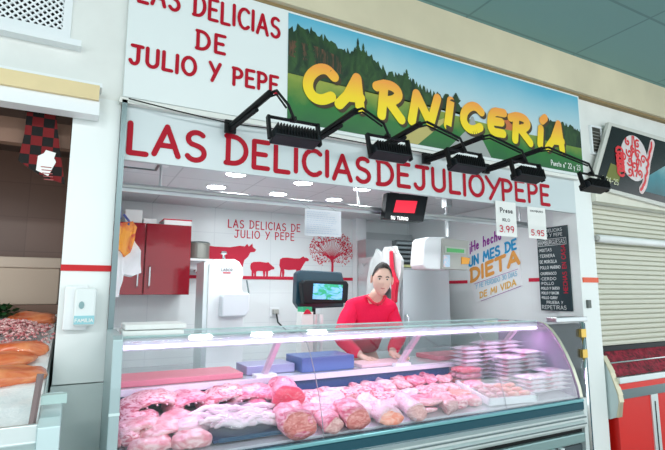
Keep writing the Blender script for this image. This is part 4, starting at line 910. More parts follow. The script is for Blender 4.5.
def rack(name, label, p, L, H, D_, rz, m, seed, th=.028, bones=7):
    """curved rack of ribs standing like an arch with a dark hollow below"""
    bm = NB(); n, w = 22, 12; grid = []
    for i in range(n + 1):
        a = PI * (.02 + .96 * i / n); row = []
        cx_, cz = -math.cos(a) * L / 2, math.sin(a) ** .8 * H
        nx, nz = -math.cos(a), math.sin(a) * .9
        for j in range(w):
            b_ = 2 * PI * j / w; u, v_ = math.cos(b_), math.sin(b_)
            tt = th * (1 + .25 * math.sin(i * bones * PI / n) ** 2)
            row.append(bm.verts.new(V(cx_ + nx * v_ * tt, u * D_ / 2, cz + nz * v_ * tt * .9 + .004)))
        grid.append(row)
    for a, b_ in zip(grid, grid[1:]):
        for j in range(w): bm.faces.new((a[j], a[(j + 1) % w], b_[(j + 1) % w], b_[j]))
    bm.faces.new(grid[0][::-1]); bm.faces.new(grid[-1]); rough(bm, seed, .012, 16); rough(bm, seed + 4, .005, 50)
    bmesh.ops.transform(bm, matrix=Matrix.Shear('XZ', 4, (0, .5)) if False else Matrix.Identity(4), verts=bm.verts)
    place(bm, p, rz); o = tag(obj(name, bm, mm[m], None, True), label, 'meat')
    bm = NB()
    for k in range(bones):
        a = PI * (.12 + .76 * k / (bones - 1)); q = V(-math.cos(a) * L / 2 * .93, -D_ / 2 * .93, math.sin(a) ** .8 * H * .93); tube(bm, [q + V(0, -.008, 0), q + V(0, .03, 0)], .0042, 7)
    place(bm, p, rz); obj('rib_bones', bm, mm['white'], o, True)
    return o
def slab(bm, L, W, H, seed, c=(0, 0, 0), rz=0, rx=0, amp=.004):
    n0 = len(bm.verts); b2 = NB(); bmesh.ops.create_icosphere(b2, subdivisions=3, radius=1)
    for v in b2.verts:
        x, y, z = v.co; s = lambda t, e: math.copysign(abs(t) ** e, t); v.co = V(s(x, .7) * L / 2, s(y, .7) * W / 2, s(z, .8) * H / 2)
    rough(b2, seed, amp * 2, 16)
    bmesh.ops.transform(b2, matrix=Matrix.Translation(V(*c)) @ Matrix.Rotation(rz, 4, 'Z') @ Matrix.Rotation(rx, 4, 'X'), verts=b2.verts)
    me = bpy.data.meshes.new('t'); b2.to_mesh(me); b2.free(); bm.from_mesh(me); bpy.data.meshes.remove(me)
def slabobj(name, label, p, L, W, H, rz, rx, m, seed, grp=None, lift=0, amp=.004, cat='meat'):
    bm = NB(); slab(bm, L, W, H, seed, (0, 0, 0), rz, rx, amp); q = V(*p); q.z = dz(q.y) + lift + H / 2
    bmesh.ops.translate(bm, vec=q, verts=bm.verts); return tag(obj(name, bm, mm[m], None, True), label, cat, grp)
# back row, left to right
rack('rib_rack', 'tall curved pork rib rack in the far left back corner of the case', (0.3582, 2.5515, 0.9403), .26, .085, .18, 12, 'rib', 1, .030)
rack('rib_rack', 'curved pork rib rack with dark hollow, second from left in the back row', (0.5444, 2.561, 0.9422), .20, .07, .17, 10, 'pink', 2, .026)
rack('rib_rack', 'wide pink rib rack behind the film-wrapped tray, its hollow facing front', (0.7399, 2.5474, 0.9395), .26, .08, .17, 6, 'rib', 3, .030)
rack('rib_rack', 'long rib rack sloping down to the red ham in the back row', (0.8795, 2.5112, 0.9322), .24, .085, .17, -16, 'pink', 4, .030)
lump('meat_piece', 'small knobbly reddish piece between rib rack and red ham', (0.8658, 2.4394, 0.9179), .09, .10, .09, 0, 'pink', 7, .014)
loin('ham_joint', 'large red ham joint with round bright red face beside the glass joint', (1.0081, 2.4519, 0.9204), .20, .085, -8, 'pink', 'red', 8, 1.0)
# front left pieces
rack('pork_belly', 'pale curled pork belly, front left behind the end post', (0.2901, 2.3232, 0.8946), .20, .060, .13, 14, 'pale', 11, .022)
rack('pork_belly', 'open pale pork belly curl with a dark slit, second from left', (0.3776, 2.2699, 0.884), .18, .055, .12, 24, 'pale', 12, .020)
lump('rolled_pork', 'round fatty pork roll with pink middle behind the belly curls', (0.4497, 2.3747, 0.9049), .17, .12, .10, 8, 'pale', 13)
lump('trotter', 'white fatty piece beside the film-wrapped tray, front left', (0.4926, 2.2735, 0.8847), .16, .11, .09, 12, 'white', 14)
lump('pork_belly', 'pale pork belly piece at the bottom edge below the slit curl', (0.3135, 2.1765, 0.8653), .18, .10, .07, 10, 'pale', 15)
lump('pork_belly', 'pale pork piece at the bottom edge below the white fatty piece', (0.4784, 2.1599, 0.862), .17, .11, .075, 8, 'pale', 16)
lump('pork_belly', 'pale pork piece touching the left end post', (0.2389, 2.2841, 0.8868), .10, .14, .09, 0, 'rib', 17)
lump('meat_piece', 'pink cut lying behind the round pork roll, left', (0.3025, 2.447, 0.9194), .18, .10, .08, 14, 'rib', 18)
# film wrapped tray of pale sliced meat
tr_p = V(*(0.7041, 2.2819, 0.8864)); tr_p.z = dz(tr_p.y)
def deck_thing(name, label, cat, p, grp=None): return thing(name, label, cat, p, grp)
g = deck_thing('meat_tray', 'big film-wrapped tray of thin white tripe strips with a dark blue edge', 'tray', tr_p)
MT = Matrix.Translation(tr_p + V(0, 0, .006)) @ Matrix.Rotation(math.atan(DS), 4, 'X') @ Matrix.Rotation(math.radians(4), 4, 'Z')
bm = NB(); box(bm, -.15, .19, -.13, .13, 0, .012, MT); obj('tray_base', bm, mat('tray_navy', (.02, .06, .14), .35), g)
bm = NB(); rr = random.Random(9)
for i in range(60):
    x = rr.uniform(-.13, .16); y = rr.uniform(-.10, .10); a = rr.uniform(-.5, .5); L = rr.uniform(.05, .10)
    z = .02 + rr.uniform(0, .032) + .02 * (1 - (x / .2) ** 2)
    pts = [MT @ V(x + (t - .5) * 2 * L * math.cos(a), y + (t - .5) * L * math.sin(a) + .01 * math.sin(t * 7 + i), z + .01 * math.sin(t * 5 + i)) for t in (0, .25, .5, .75, 1)]
    tube(bm, pts, [.006, .013, .015, .013, .006], 7)
obj('tripe_strips', bm, mm['tripe'], g, True)['kind'] = 'stuff'
bm = lump_bm(.36, .28, .115, 21, .006, 4); bmesh.ops.transform(bm, matrix=MT, verts=bm.verts); obj('film_wrap', bm, film, g, True)
bx('tray_edge', mat('tray_edge', (.01, .07, .14), .3), g, tr_p.x - .12, tr_p.x + .20, tr_p.y - .155, tr_p.y - .147, dz(tr_p.y - .15) + .012, dz(tr_p.y - .15) + .030)
# front row
loin('ham_joint', 'big wrapped ham in the front row with a wide brownish cut face', (0.94, 2.1835, 0.8667), .20, .088, -4, 'pink', 'face', 31, .72)
lump('ham_piece', 'long pink pork slab lying behind the front hams, centre', (1.1158, 2.2531, 0.8806), .28, .13, .09, -8, 'pink', 32)
loin('rolled_pork', 'small rolled pork joint in the front row right of the big ham', (1.1153, 2.1541, 0.8608), .17, .052, -8, 'pink', 'facepale', 33)
loin('rolled_pork', 'round pork roll with even pink face, middle of the front row', (1.2468, 2.1602, 0.862), .19, .068, -8, 'pink', 'face', 34, .9)
lump('pork_fat', 'whitish fat piece behind the salmon-red loin', (1.4134, 2.2185, 0.8737), .20, .12, .08, -10, 'white', 35)
loin('pork_loin', 'boned loin with broad salmon-red cut face, front row centre', (1.4375, 2.1523, 0.8605), .18, .070, -10, 'white', 'orange', 36, .62)
loin('rolled_pork', 'pale whitish roll in the front row right of the salmon-red loin', (1.6272, 2.1852, 0.867), .20, .058, -12, 'white', 'facepale', 37, .8)
slabobj('pork_steak', 'grey-pink steak lying right of the pale roll, lower one', (1.7021, 2.1523, 0.8605), .15, .12, .03, 0, -.2, 'pale', 38)
slabobj('pork_steak', 'grey-pink steak on top of the lower steak right of the pale roll', (1.7703, 2.1853, 0.8671), .15, .12, .03, .4, -.1, 'facepale' , 39, lift=.03)
loin('rolled_pork', 'small pale roll at the front edge left of the bony chops', (1.8758, 2.1838, 0.8668), .16, .045, -14, 'pale', 'facepale', 40, .9)
lump('pork_bone', 'bony pink-red piece at the front edge, right of the small pale roll', (1.9628, 2.1743, 0.8649), .10, .10, .07, 0, 'rib', 41, .016)
lump('pork_bone', 'pale pork piece at the front edge left of the white tray', (2.0786, 2.2001, 0.87), .12, .12, .06, 20, 'pale', 42, .016)
# middle back: chops and chunks
rnd = random.Random(12)
names = ['upper left', 'lower left', 'top', 'right', 'front', 'rearmost']
k = 0
for (a, b_), nm in zip(((1.1698, 2.4359, 0.9172), (1.2475, 2.4701, 0.924), (1.2881, 2.4052, 0.911), (1.3144, 2.5392, 0.9378), (1.361, 2.4695, 0.9239), (1.1494, 2.4951, 0.929))and[(1.1698, 2.4359), (1.2174, 2.4103), (1.2881, 2.4052), (1.2897, 2.5161), (1.361, 2.4695), (1.166, 2.5047)], ('leftmost', 'second from left', 'third from left', 'lying behind the others', 'rightmost', 'leaning at the far left')):
    slabobj('pork_chop', 'pinkish white pork chop right of the glass joint, ' + nm, (a, b_, 0), .17, .12, .030, rnd.uniform(-.6, .6), rnd.uniform(.3, .8), rnd.choice(['pink', 'white', 'rib']), 50 + k, 'pork chops right of the glass joint', .012, .007); k += 1
rows_c = [[(352, 404), (366, 401), (380, 398), (394, 396), (408, 393), (422, 391), (436, 390), (449, 388)],
          [(350, 396), (362, 393), (375, 391), (388, 389), (402, 386), (416, 384), (430, 382), (444, 380)],
          [(356, 388), (370, 385), (384, 382), (398, 379), (412, 377), (426, 376)]]
ord_ = ['first', 'second', 'third', 'fourth', 'fifth', 'sixth', 'seventh', 'eighth']
PTS = [[[(1.3732, 2.3563), (1.4721, 2.3711), (1.5756, 2.3866), (1.6751, 2.3903), (1.788, 2.4069), (1.8959, 2.4112), (1.9967, 2.4023), (2.1055, 2.4082)], [(1.4179, 2.4552), (1.5104, 2.4759), (1.6045, 2.4828), (1.7021, 2.4899), (1.8199, 2.5097), (1.9325, 2.5161), (2.0497, 2.5228), (2.1717, 2.5298)], [(1.5148, 2.551), (1.6266, 2.5721), (1.744, 2.5942), (1.8677, 2.6174), (1.986, 2.6263), (2.0964, 2.6198)]]][0]
for ri, row in enumerate(PTS):
    for ci, (a, b_) in enumerate(row):
        s = 60 + ri * 10 + ci; L = rnd.uniform(.09, .14)
        bm = lump_bm(L, rnd.uniform(.09, .12), rnd.uniform(.045, .065), s, .018, 4); place(bm, (a, b_), rnd.uniform(-50, 50), True, .004 + .012 * (ri == 1))
        tag(obj('meat_chunk', bm, mm[rnd.choice(['rib', 'pink', 'pale', 'rib', 'white'])], None, True), 'chopped bony meat chunk in the %s row of the centre heap, %s from left' % (('front', 'middle', 'back')[ri], ord_[ci]), 'meat', 'chopped meat chunks in the centre heap')
# flat pink cuts in front of the chunks
for i, ((a, b_), l) in enumerate(zip([(1.285, 2.2779), (1.622, 2.2777), (1.7729, 2.2934), (1.9461, 2.307), (2.082, 2.303)], ('behind the pork roll', 'behind the pale roll', 'behind the grey-pink steaks', 'behind the small pale roll', 'beside the white tray'))):
    slabobj('meat_fillet', 'flat pink fillet %s' % l, (a, b_, 0), .20, .11, .035, -.2 + .1 * i, .1, ('pink', 'white', 'pink', 'rib', 'orange')[i], 90 + i, None, .004)
# purple-dark wrapped pieces at the rear
for i, ((a, b_), l) in enumerate(zip([(1.9639, 2.7055), (2.3413, 2.6821), (2.4471, 2.5796)], ('behind the centre heap', 'left of the sausage packs', 'right behind the sausage packs'))):
    lump('wrapped_meat', 'dark purple-red wrapped piece at the rear wall, ' + l, (a, min(b_, 2.60), dz(min(b_, 2.60))), .15, .07, .06, 0, 'red', 100 + i, .008)
# sausage packs stacked
sp = V(*(2.3142, 2.4789, 0.9258)); sp.z = dz(sp.y) + .01
for i in range(3):
    g = thing('sausage_pack', 'pink film pack of sausages at the rear, %s of three' % ('bottom', 'middle', 'topmost')[i], 'sausages', (sp.x, sp.y, sp.z + .034 * i), 'stacked sausage packs')
    bm = NB()
    for k in range(3): tube(bm, [(sp.x - .085 + t * .17, sp.y - .05 + k * .045, sp.z + .018 + .034 * i + .003 * math.sin(t * PI)) for t in (0, .08, .5, .92, 1)], [.006, .016, .018, .016, .006], 9)
    obj('sausages', bm, mm[('orange', 'pink', 'red')[i]], g, True)
    bx('film_cover', film, g, sp.x - .092, sp.x + .092, sp.y - .072, sp.y + .062, sp.z + .001 + .034 * i, sp.z + .0355 + .034 * i - .001, bevel=.006)
# white trays with sausages / patties
def white_tray(label, p, L, W, rz, grp=None):
    M = Matrix.Translation(V(p[0], p[1], dz(p[1]) + .004)) @ Matrix.Rotation(math.atan(DS), 4, 'X') @ Matrix.Rotation(math.radians(rz), 4, 'Z')
    bm = NB(); box(bm, -L / 2, L / 2, -W / 2, W / 2, 0, .006, M)
    for a in ((-L / 2, L / 2, -W / 2, -W / 2 + .012), (-L / 2, L / 2, W / 2 - .012, W / 2), (-L / 2, -L / 2 + .012, -W / 2, W / 2), (L / 2 - .012, L / 2, -W / 2, W / 2)): box(bm, *a, .006, .040, M)
    tag(obj('white_tray', bm, plastic_w), label, 'tray', grp); return M
M = white_tray('white plastic tray of red sausages and patties in front of the vacuum packs', (2.3381, 2.2231, 0.8746), .36, .25, -6)
for r_ in range(3):
    for c in range(4):
        bm = NB(); q = M @ V(-.125 + c * .082 + .01 * r_, -.075 + r_ * .072, .035)
        bmesh.ops.create_uvsphere(bm, u_segments=16, v_segments=10, radius=1, matrix=Matrix.Translation(q) @ Matrix.Rotation(.5 + .2 * c, 4, 'Z') @ Matrix.Rotation(.45, 4, 'Y') @ Matrix.Diagonal((.050, .036, .018, 1)))
        rough(bm, r_ * 5 + c, .004, 30)
        tag(obj('meat_patty', bm, mm['orange' if c > 1 else 'rib'], None, True), 'fresh meat patty in the white tray, %s row, %s from left' % (('front', 'middle', 'back')[r_], ord_[c]), 'meat patty', 'patties in the white tray')
M = white_tray('small white tray between the meat heap and the sausage packs', (2.2679, 2.3689, 0.9038), .16, .16, -10)
bm = lump_bm(.12, .11, .05, 140, .012); bmesh.ops.transform(bm, matrix=M @ Matrix.Translation(V(0, 0, .012)), verts=bm.verts); tag(obj('minced_meat', bm, mm['pink'], None, True), 'portion of pink meat in the small white tray', 'meat')
# vacuum packs
packm = two_tone('pack_meat', (.88, .50, .58), (.94, .86, .93), 14, .40, .55, .2, (1, 1, 1), .2, coat=.5)
packr = mat('pack_rim', (.84, .86, .94), .2, coat=.4)
def pack_mesh():
    bm = NB(); n, m_ = 14, 10; g_ = {}
    for s in (1, -1):
        for i in range(n + 1):
            for j in range(m_ + 1):
                u, v_ = i / n * 2 - 1, j / m_ * 2 - 1; e = max(0, (1 - abs(u) ** 3) * (1 - abs(v_) ** 3)) ** .6
                g_[s, i, j] = bm.verts.new(V(u * .080, v_ * .072, s * (.002 + .013 * e)))
        for i in range(n):
            for j in range(m_):
                q = [g_[s, i, j], g_[s, i + 1, j], g_[s, i + 1, j + 1], g_[s, i, j + 1]]; bm.faces.new(q if s > 0 else q[::-1])
    return bm
rim_bm = NB(); box(rim_bm, -.090, .090, -.082, .082, -.001, .001)
pm = bpy.data.meshes.new('pack_bag'); rim_bm.to_mesh(pm); rim_bm.free(); pm.materials.append(packr)
pc = bpy.data.meshes.new('pack_content'); b_ = pack_mesh(); b_.to_mesh(pc); b_.free(); pc.materials.append(packm)
for p in pc.polygons: p.use_smooth = True
cols = [(2.40, 2.50, 8, 'rear left'), (2.62, 2.54, 8, 'rear right'), (2.50, 2.33, 6, 'middle left'), (2.72, 2.36, 6, 'middle right'), (2.79, 2.19, 5, 'front right'), (2.84, 2.56, 6, 'farthest right'), ]
cols = PACKS
onm = ['bottom', 'second from bottom', 'third from bottom', 'fourth from bottom', 'fifth from bottom', 'sixth from bottom', 'seventh from bottom', 'eighth from bottom']
rnd = random.Random(4)
for x, y, n, l in cols:
    for k in range(n):
        z = dz(y) + .030 + k * .0262
        x_ = x - .047
        g = thing('vacuum_pack', 'vacuum pack of sliced pink meat, %s column, %s' % (l, 'topmost' if k == n - 1 else onm[k]), 'vacuum pack', (x_ + rnd.uniform(-.005, .005), y + rnd.uniform(-.008, .008) + .0 * k, z), 'vacuum packs stacked at the right')
        g.rotation_euler = (0, 0, rnd.uniform(-.06, .06))
        a = bpy.data.objects.new('bag_rim', pm); C.objects.link(a); a.parent = g
        b_ = bpy.data.objects.new('sliced_meat', pc); C.objects.link(b_); b_.parent = g
# ================================================================ LEFT NEIGHBOUR: FISH STALL
bm = NB(); box(bm, -3, -.35, 3.6, 3.7, 0, 2.5); box(bm, -.35, .03, 3.6, 3.7, 0, 2.5); struct('wall_fish_stall', bm, tiles('brown_tile', (.20, .11, .08), (.15, .08, .06), .30, .22, .4, 0, .003, 'xz', .15))
bm = NB(); box(bm, -3, .03, 2.6, 3.7, 2.40, 2.45); struct('ceiling_fish_stall', bm, mat('brown_ceiling', (.10, .06, .045), .8))
bm = NB(); box(bm, -3.05, -3, 2.4, 3.7, 0, 2.45); struct('wall_fish_left', bm, MATS['brown_ceiling'])
bm = NB(); box(bm, -3, .04, 2.38, 2.46, 2.385, 2.455); struct('trim_13', bm, cream_beam)
bm = NB(); box(bm, -3, .05, 2.40, 2.49, 2.455, 2.475); box(bm, -3, .045, 2.40, 2.49, 2.318, 2.385); struct('trim_14', bm, plastic_w)
bm = NB(); box(bm, -3, -.068, 2.62, 2.68, 2.20, 2.32); struct('trim_15', bm, mat('brown_wood', (.22, .12, .08), .6))
g = thing('apron_bandana', 'red and black checked cloth with a white patch hanging in the fish stall', 'cloth', (-.2, 2.58, 2.0))
pts = [[(-0.252, 2.335), (-0.135, 2.347), (-0.107, 2.173), (-0.075, 2.011), (-0.179, 2.043), (-0.269, 2.103), (-0.255, 2.224)]][0]
bm = NB(); prism(bm, pts, 2.56, 2.575, 'y'); obj('cloth', bm, two_tone('plaid', (.006, .005, .005), (.17, .006, .008), 1, .49, .51, .9, (22, 22, 22), 0, 'check'), g)
bm = NB(); prism(bm, [[(-0.193, 2.131), (-0.17, 2.148), (-0.163, 2.164), (-0.122, 2.155), (-0.128, 2.13), (-0.119, 2.112), (-0.146, 2.041), (-0.196, 2.064)]][0], 2.555, 2.56, 'y'); pt = obj('patch', bm, paper, g)
bm = NB()
for k in range(5):
    z = pts[0][1] - .255 + -.0145 * k; box(bm, -.178 + .004 * k, -.135 + .003 * k, 2.553, 2.555, z, z + .004)
obj('patch_lines', bm, mat('patch_ink', (.35, .08, .08), .6), pt)
bm = NB(); tube(bm, [(-.26, 2.57, 2.345), (-.12, 2.57, 2.345)], .006, 6); obj('hanger_bar', bm, black, g)
# ice counter
g = thing('fish_counter', 'steel fish counter filled with ice at the lower left', 'counter', (-.5, 2.2, 0))
ft = [(-0.177, 1.85, 1.1), (-0.022, 1.85, 1.112)]
zc = 1.085
prof = [(1.84, .3), (1.84, 1.01), (1.86, 1.03), (1.86, zc), (1.88, zc), (1.90, 1.03), (3.15, 1.32), (3.15, .3)]
bm = NB(); prism(bm, prof, -1.6, -.075, 'x'); obj('counter_body', bm, steel_l, g, bevel=.004)
bm = NB(); box(bm, -1.6, -.07, 1.825, 1.84, 1.0, 1.012); box(bm, -1.6, -.07, 1.825, 1.84, .93, .94); box(bm, -1.6, -.07, 1.825, 1.84, .85, .86); obj('front_strips', bm, steel, g)
bm = NB(); prism(bm, [(1.83, .3), (1.83, 1.08), (1.87, 1.10), (2.1, 1.14), (2.1, .3)], -.075, -.012, 'x'); obj('end_cap', bm, mat('end_cap_blue', (.62, .78, .80), .3, .3), g, bevel=.004)
bm = NB(); tube(bm, [(-.098, 1.885, 1.03), (-.082, 1.905, 1.235)], .011, 6); obj('stake', bm, mat('stake_brown', (.22, .16, .16), .6), g)
bx('end_clip', mat('clip_green', (.45, .62, .60), .4), g, -.075, .0, 1.90, 1.93, 1.135, 1.165)
bm = NB(); n = 50; gr = [[None] * 41 for _ in range(n + 1)]
for i in range(n + 1):
    for j in range(41):
        x = -1.59 + 1.51 * i / n; y = 1.89 + 1.26 * j / 40
        gr[i][j] = bm.verts.new(V(x, y, 1.07 + .24 * (y - 1.89) + .014 * noise.noise(V(x * 30, y * 30, 0)) + .02 * noise.noise(V(x * 7, y * 7, 3))))
for i in range(n):
    for j in range(40): bm.faces.new((gr[i][j], gr[i + 1][j], gr[i + 1][j + 1], gr[i][j + 1]))
tag(obj('crushed_ice', bm, two_tone('ice', (.80, .86, .88), (.93, .96, .97), 60, .3, .7, .3), None, True), 'bed of white crushed ice in the fish counter', 'ice', kind='stuff')
sal = two_tone('salmon', (.62, .08, .015), (.84, .32, .14), 7, .35, .7, .3, (1, 4, 2), .3, coat=.3)
for i, (x, y, L, W, rz, l) in enumerate(((-.27, 2.27, .38, .15, 6, 'nearest to the front ice'), (-.33, 2.43, .42, .15, 10, 'second from the front'), (-.21, 2.56, .24, .13, -8, 'beside the pillar'), (-.42, 2.60, .34, .14, 12, 'rearmost left'), (-.19, 3.02, .22, .16, 10, 'behind the pink shrimps'))):
    z = 1.07 + .24 * (y - 1.89); bm = NB(); slab(bm, L, W, .06, 200 + i, (0, 0, 0), math.radians(rz), .2, .008); bmesh.ops.translate(bm, vec=V(x, y, z + .022), verts=bm.verts)
    tag(obj('salmon_fillet', bm, sal, None, True), 'orange salmon fillet on the ice, ' + l, 'fish', 'salmon fillets on the ice')
bm = NB(); rr = random.Random(8)
for i in range(700):
    x = rr.gauss(-.27, .10); y = rr.gauss(2.80, .07)
    if x > -.085: continue
    z = 1.08 + .24 * (y - 1.89) + .07 * math.exp(-((x + .27) / .16) ** 2 - ((y - 2.80) / .1) ** 2) * rr.uniform(.6, 1); a = rr.uniform(0, 6.3)
    tube(bm, [(x, y, z), (x + .012 * math.cos(a), y + .012 * math.sin(a), z + .007), (x + .022 * math.cos(a + .7), y + .022 * math.sin(a + .7), z + .002)], [.004, .006, .003], 5)
tag(obj('shrimp_heap', bm, two_tone('shrimp', (.55, .14, .16), (.86, .60, .58), 60, .4, .6, .3), None, True), 'heap of small pink peeled shrimps on the ice', 'shrimps', kind='stuff')
bm = NB()
for i in range(260):
    x = rr.gauss(-.36, .05); y = rr.gauss(3.06, .03); z = 1.08 + .24 * (y - 1.89) + rr.uniform(.01, .07); a, b2 = rr.uniform(0, 6.3), rr.uniform(-.5, 1); s = rr.uniform(.014, .032)
    c = V(x, y, z); u = V(math.cos(a), math.sin(a), b2) * s; w_ = V(-math.sin(a), math.cos(a), .3) * s * .6
    bm.faces.new([bm.verts.new(q) for q in (c, c + u * .5 + w_, c + u, c + u * .5 - w_)])
tag(obj('parsley_bunch', bm, mat('parsley', (.01, .07, .015), .6)), 'bunch of dark green parsley beside the shrimps', 'herb')
g = thing('foam_box', 'beige foam box with lid behind the ice counter', 'box', (-.2, 3.0, 1.0))
bx('box_body', mat('foam_beige', (.48, .38, .30), .7), g, -.44, -.085, 3.2, 3.5, 1.435, 1.64, bevel=.006); bx('lid', mat('foam_lid', (.52, .42, .34), .7), g, -.45, -.08, 3.19, 3.51, 1.64, 1.70, bevel=.006)
bm = NB(); box(bm, -.95, -.04, 3.17, 3.58, 0, 1.434); tag(obj('side_table', bm, mat('brown_table', (.2, .12, .09), .7)), 'brown stand under the foam box', 'table')
bm = NB(); prism(bm, [(-.75, 1.436), (-.50, 1.436), (-.42, 1.72), (-.55, 1.72)], 3.3, 3.4, 'y'); tag(obj('dark_bag', bm, black, bevel=.01), 'black bag standing behind the foam box at the left edge', 'bag')
# dispenser on the pillar
g = thing('soap_dispenser', 'white dispenser with a blue-green label on the left pillar', 'dispenser', (.07, 2.48, 1.35))
x_a, x_b = 0.0, 0.088; z_a, z_b = 1.356, 1.522
bx('wall_plate', plastic_w, g, x_a - .04, x_b - .03, 2.45, 2.492, z_a - .02, z_b + .01, bevel=.008); bx('body', mat('disp_white', (.78, .84, .84), .3), g, x_a, x_b, 2.41, 2.46, z_a, z_b, bevel=.01)
bx('blue_label', mat('disp_label', (.30, .62, .68), .4), g, x_a + .004, x_b - .004, 2.407, 2.41, z_a + .008, z_a + .045)
bm = NB(); bmesh.ops.create_circle(bm, cap_ends=True, segments=16, radius=.011, matrix=Matrix.Translation(V(x_a + .03, 2.406, z_b - .075)) @ Matrix.Rotation(PI / 2, 4, 'X') @ Matrix.Diagonal((1, 1.5, 1, 1))); obj('round_mark', bm, mat('mark_grey', (.25, .4, .42), .5), g)
text('label_lettering', 'FAMILIA', (x_a + .008, 2.4055, z_a + .018), XR, ZU, .014, .003, paper, g, width=(x_b - x_a) * .8)
# ================================================================ RIGHT NEIGHBOUR
bm = NB(); box(bm, 3.80, 3.835, 2.52, 2.60, 0, 2.27); struct('trim_16', bm, blackp)
shut = thing('roller_shutter', 'closed cream roller shutter of the stall on the right', 'shutter', (4.8, 2.6, 1.05))
bm = NB()
for i in range(28):
    z = 1.055 + i * .0435
    prism(bm, [(2.60, z), (2.578, z + .006), (2.574, z + .022), (2.578, z + .036), (2.60, z + .0435)], 3.835, 7.0, 'x')
obj('slats', bm, mat('shutter_cream', (.66, .66, .56), .5), shut)
bx('bottom_bar', blackp, shut, 3.835, 7.0, 2.57, 2.62, 1.015, 1.055)
bm = NB(); box(bm, 3.82, 7.5, 2.64, 2.70, 0, 2.5); struct('wall_right_stall', bm, mat('stall_dark', (.05, .05, .05), .8))
bm = NB(); box(bm, 3.816, 7.5, 2.46, 2.50, 2.265, 2.40); struct('trim_17', bm, mat('cream_ledge', (.74, .74, .64), .5, var=.1))
g = thing('tube_lamp', 'white tube lamp mounted across the cream roller shutter', 'lamp', (4.4, 2.47, 1.93))
zt = 1.957
bm = NB(); tube(bm, [(3.86, 2.50, zt), (5.2, 2.50, zt)], .033, 14); obj('tube_cover', bm, mat('lamp_white', (.86, .9, .9), .3), g, True)
bm = NB(); tube(bm, [(3.82, 2.50, zt), (3.86, 2.50, zt)], .022, 12); obj('end_socket', bm, grey, g)
for x in (3.9, 4.9): bx('clamp', grey, g, x, x + .03, 2.50, 2.575, zt - .01, zt + .01)
# black sign with red emblem, leaning forward at its top
g = thing('dark_stall_sign', 'black sign with red ornamental emblem in a pale oval above the shutter', 'sign', (4.5, 2.42, 2.4))
ys = 2.43
bm = NB(); box(bm, 3.72, 7.0, ys, ys + .035, 2.40, 3.02); bmesh.ops.transform(bm, matrix=Matrix.Identity(4), verts=bm.verts)
SP = [[(4.039, 2.985), (3.715, 2.369), (4.794, 2.292), (7.669, 2.156), (7.913, 2.923), (4.912, 2.975)]][0]
bm.free(); bm = NB(); prism(bm, SP, ys, ys + .03, 'y'); obj('sign_frame', bm, mat('sign_frame', (.62, .63, .58), .4), g)
SI = [[(4.074, 2.954), (3.775, 2.396), (4.797, 2.329), (7.678, 2.204), (7.89, 2.869), (4.901, 2.933)]][0]
bm = NB(); prism(bm, SI, ys - .003, ys, 'y'); obj('sign_face', bm, mat('sign_black', (.006, .007, .008), .25), g)
bm = NB(); prism(bm, [[(4.855, 2.69), (4.556, 2.558), (4.408, 2.413), (7.68, 2.229), (7.808, 2.633)]][0], ys - .004, ys - .003, 'y'); obj('teal_picture', bm, gradient('teal_pic', [(0, (.02, .10, .12)), (.5, (.03, .22, .27)), (1, (.30, .50, .50))], 2.35, 2.75, nz=.5), g)
ec = V(*(4.365, 2.42, 2.701)); e1 = V(*(4.398, 2.42, 2.92)); ew = V(*(4.628, 2.42, 2.679))
def ell(c, rx, rz, sh, y, n=40): return [(c.x + rx * math.cos(2 * PI * k / n) + sh * rz * math.sin(2 * PI * k / n), c.z + rz * math.sin(2 * PI * k / n)) for k in range(n)]
rx_, rz_ = 0.4039999999999999 / 2, 0.4249999999999998 / 2
bm = NB(); prism(bm, ell(ec, rx_, rz_, .05, 0), ys - .006, ys - .004, 'y'); obj('emblem_oval', bm, mat('emblem_pale', (.72, .66, .66), .4), g)
rr = random.Random(6)
O_ = V(0, ys - .0075, 0); RE = mat('emblem_red', (.72, .02, .03), .4)
def rib(pts, w, bm=None):
    own = bm is None; bm = bm or NB(); ribbon(bm, pts, w, O_, V(1, 0, 0), V(0, 0, 1), V(0, -1, 0), 8)
    if own: obj('emblem_curl', bm, RE, g)
for k in range(12):
    a = 2 * PI * k / 12; q = (.74, .36)[k % 2]; c = (ec.x - .015 + rx_ * q * math.cos(a), ec.z + rz_ * q * math.sin(a)); r = rr.uniform(.035, .05)
    rib([(c[0] + r * (1 - t / 14) * math.cos(a + t * .6), c[1] + r * (1 - t / 14) * math.sin(a + t * .6)) for t in range(12)], .018)
for s in (-1, 1):
    rib([(ec.x - .02 + s * .02, ec.z - rz_ * .8), (ec.x + s * .06, ec.z - .03), (ec.x + s * .03, ec.z + .04), (ec.x + s * .01, ec.z + rz_ * .95)], .016)
c = (ec.x - rx_ * .95, ec.z - .06)
for k in range(5): rib([(c[0] - .03 + .05 * math.cos(t * .7 + k), c[1] + .045 * (k - 2) + .04 * math.sin(t * .7 + k)) for t in range(9)], .024)
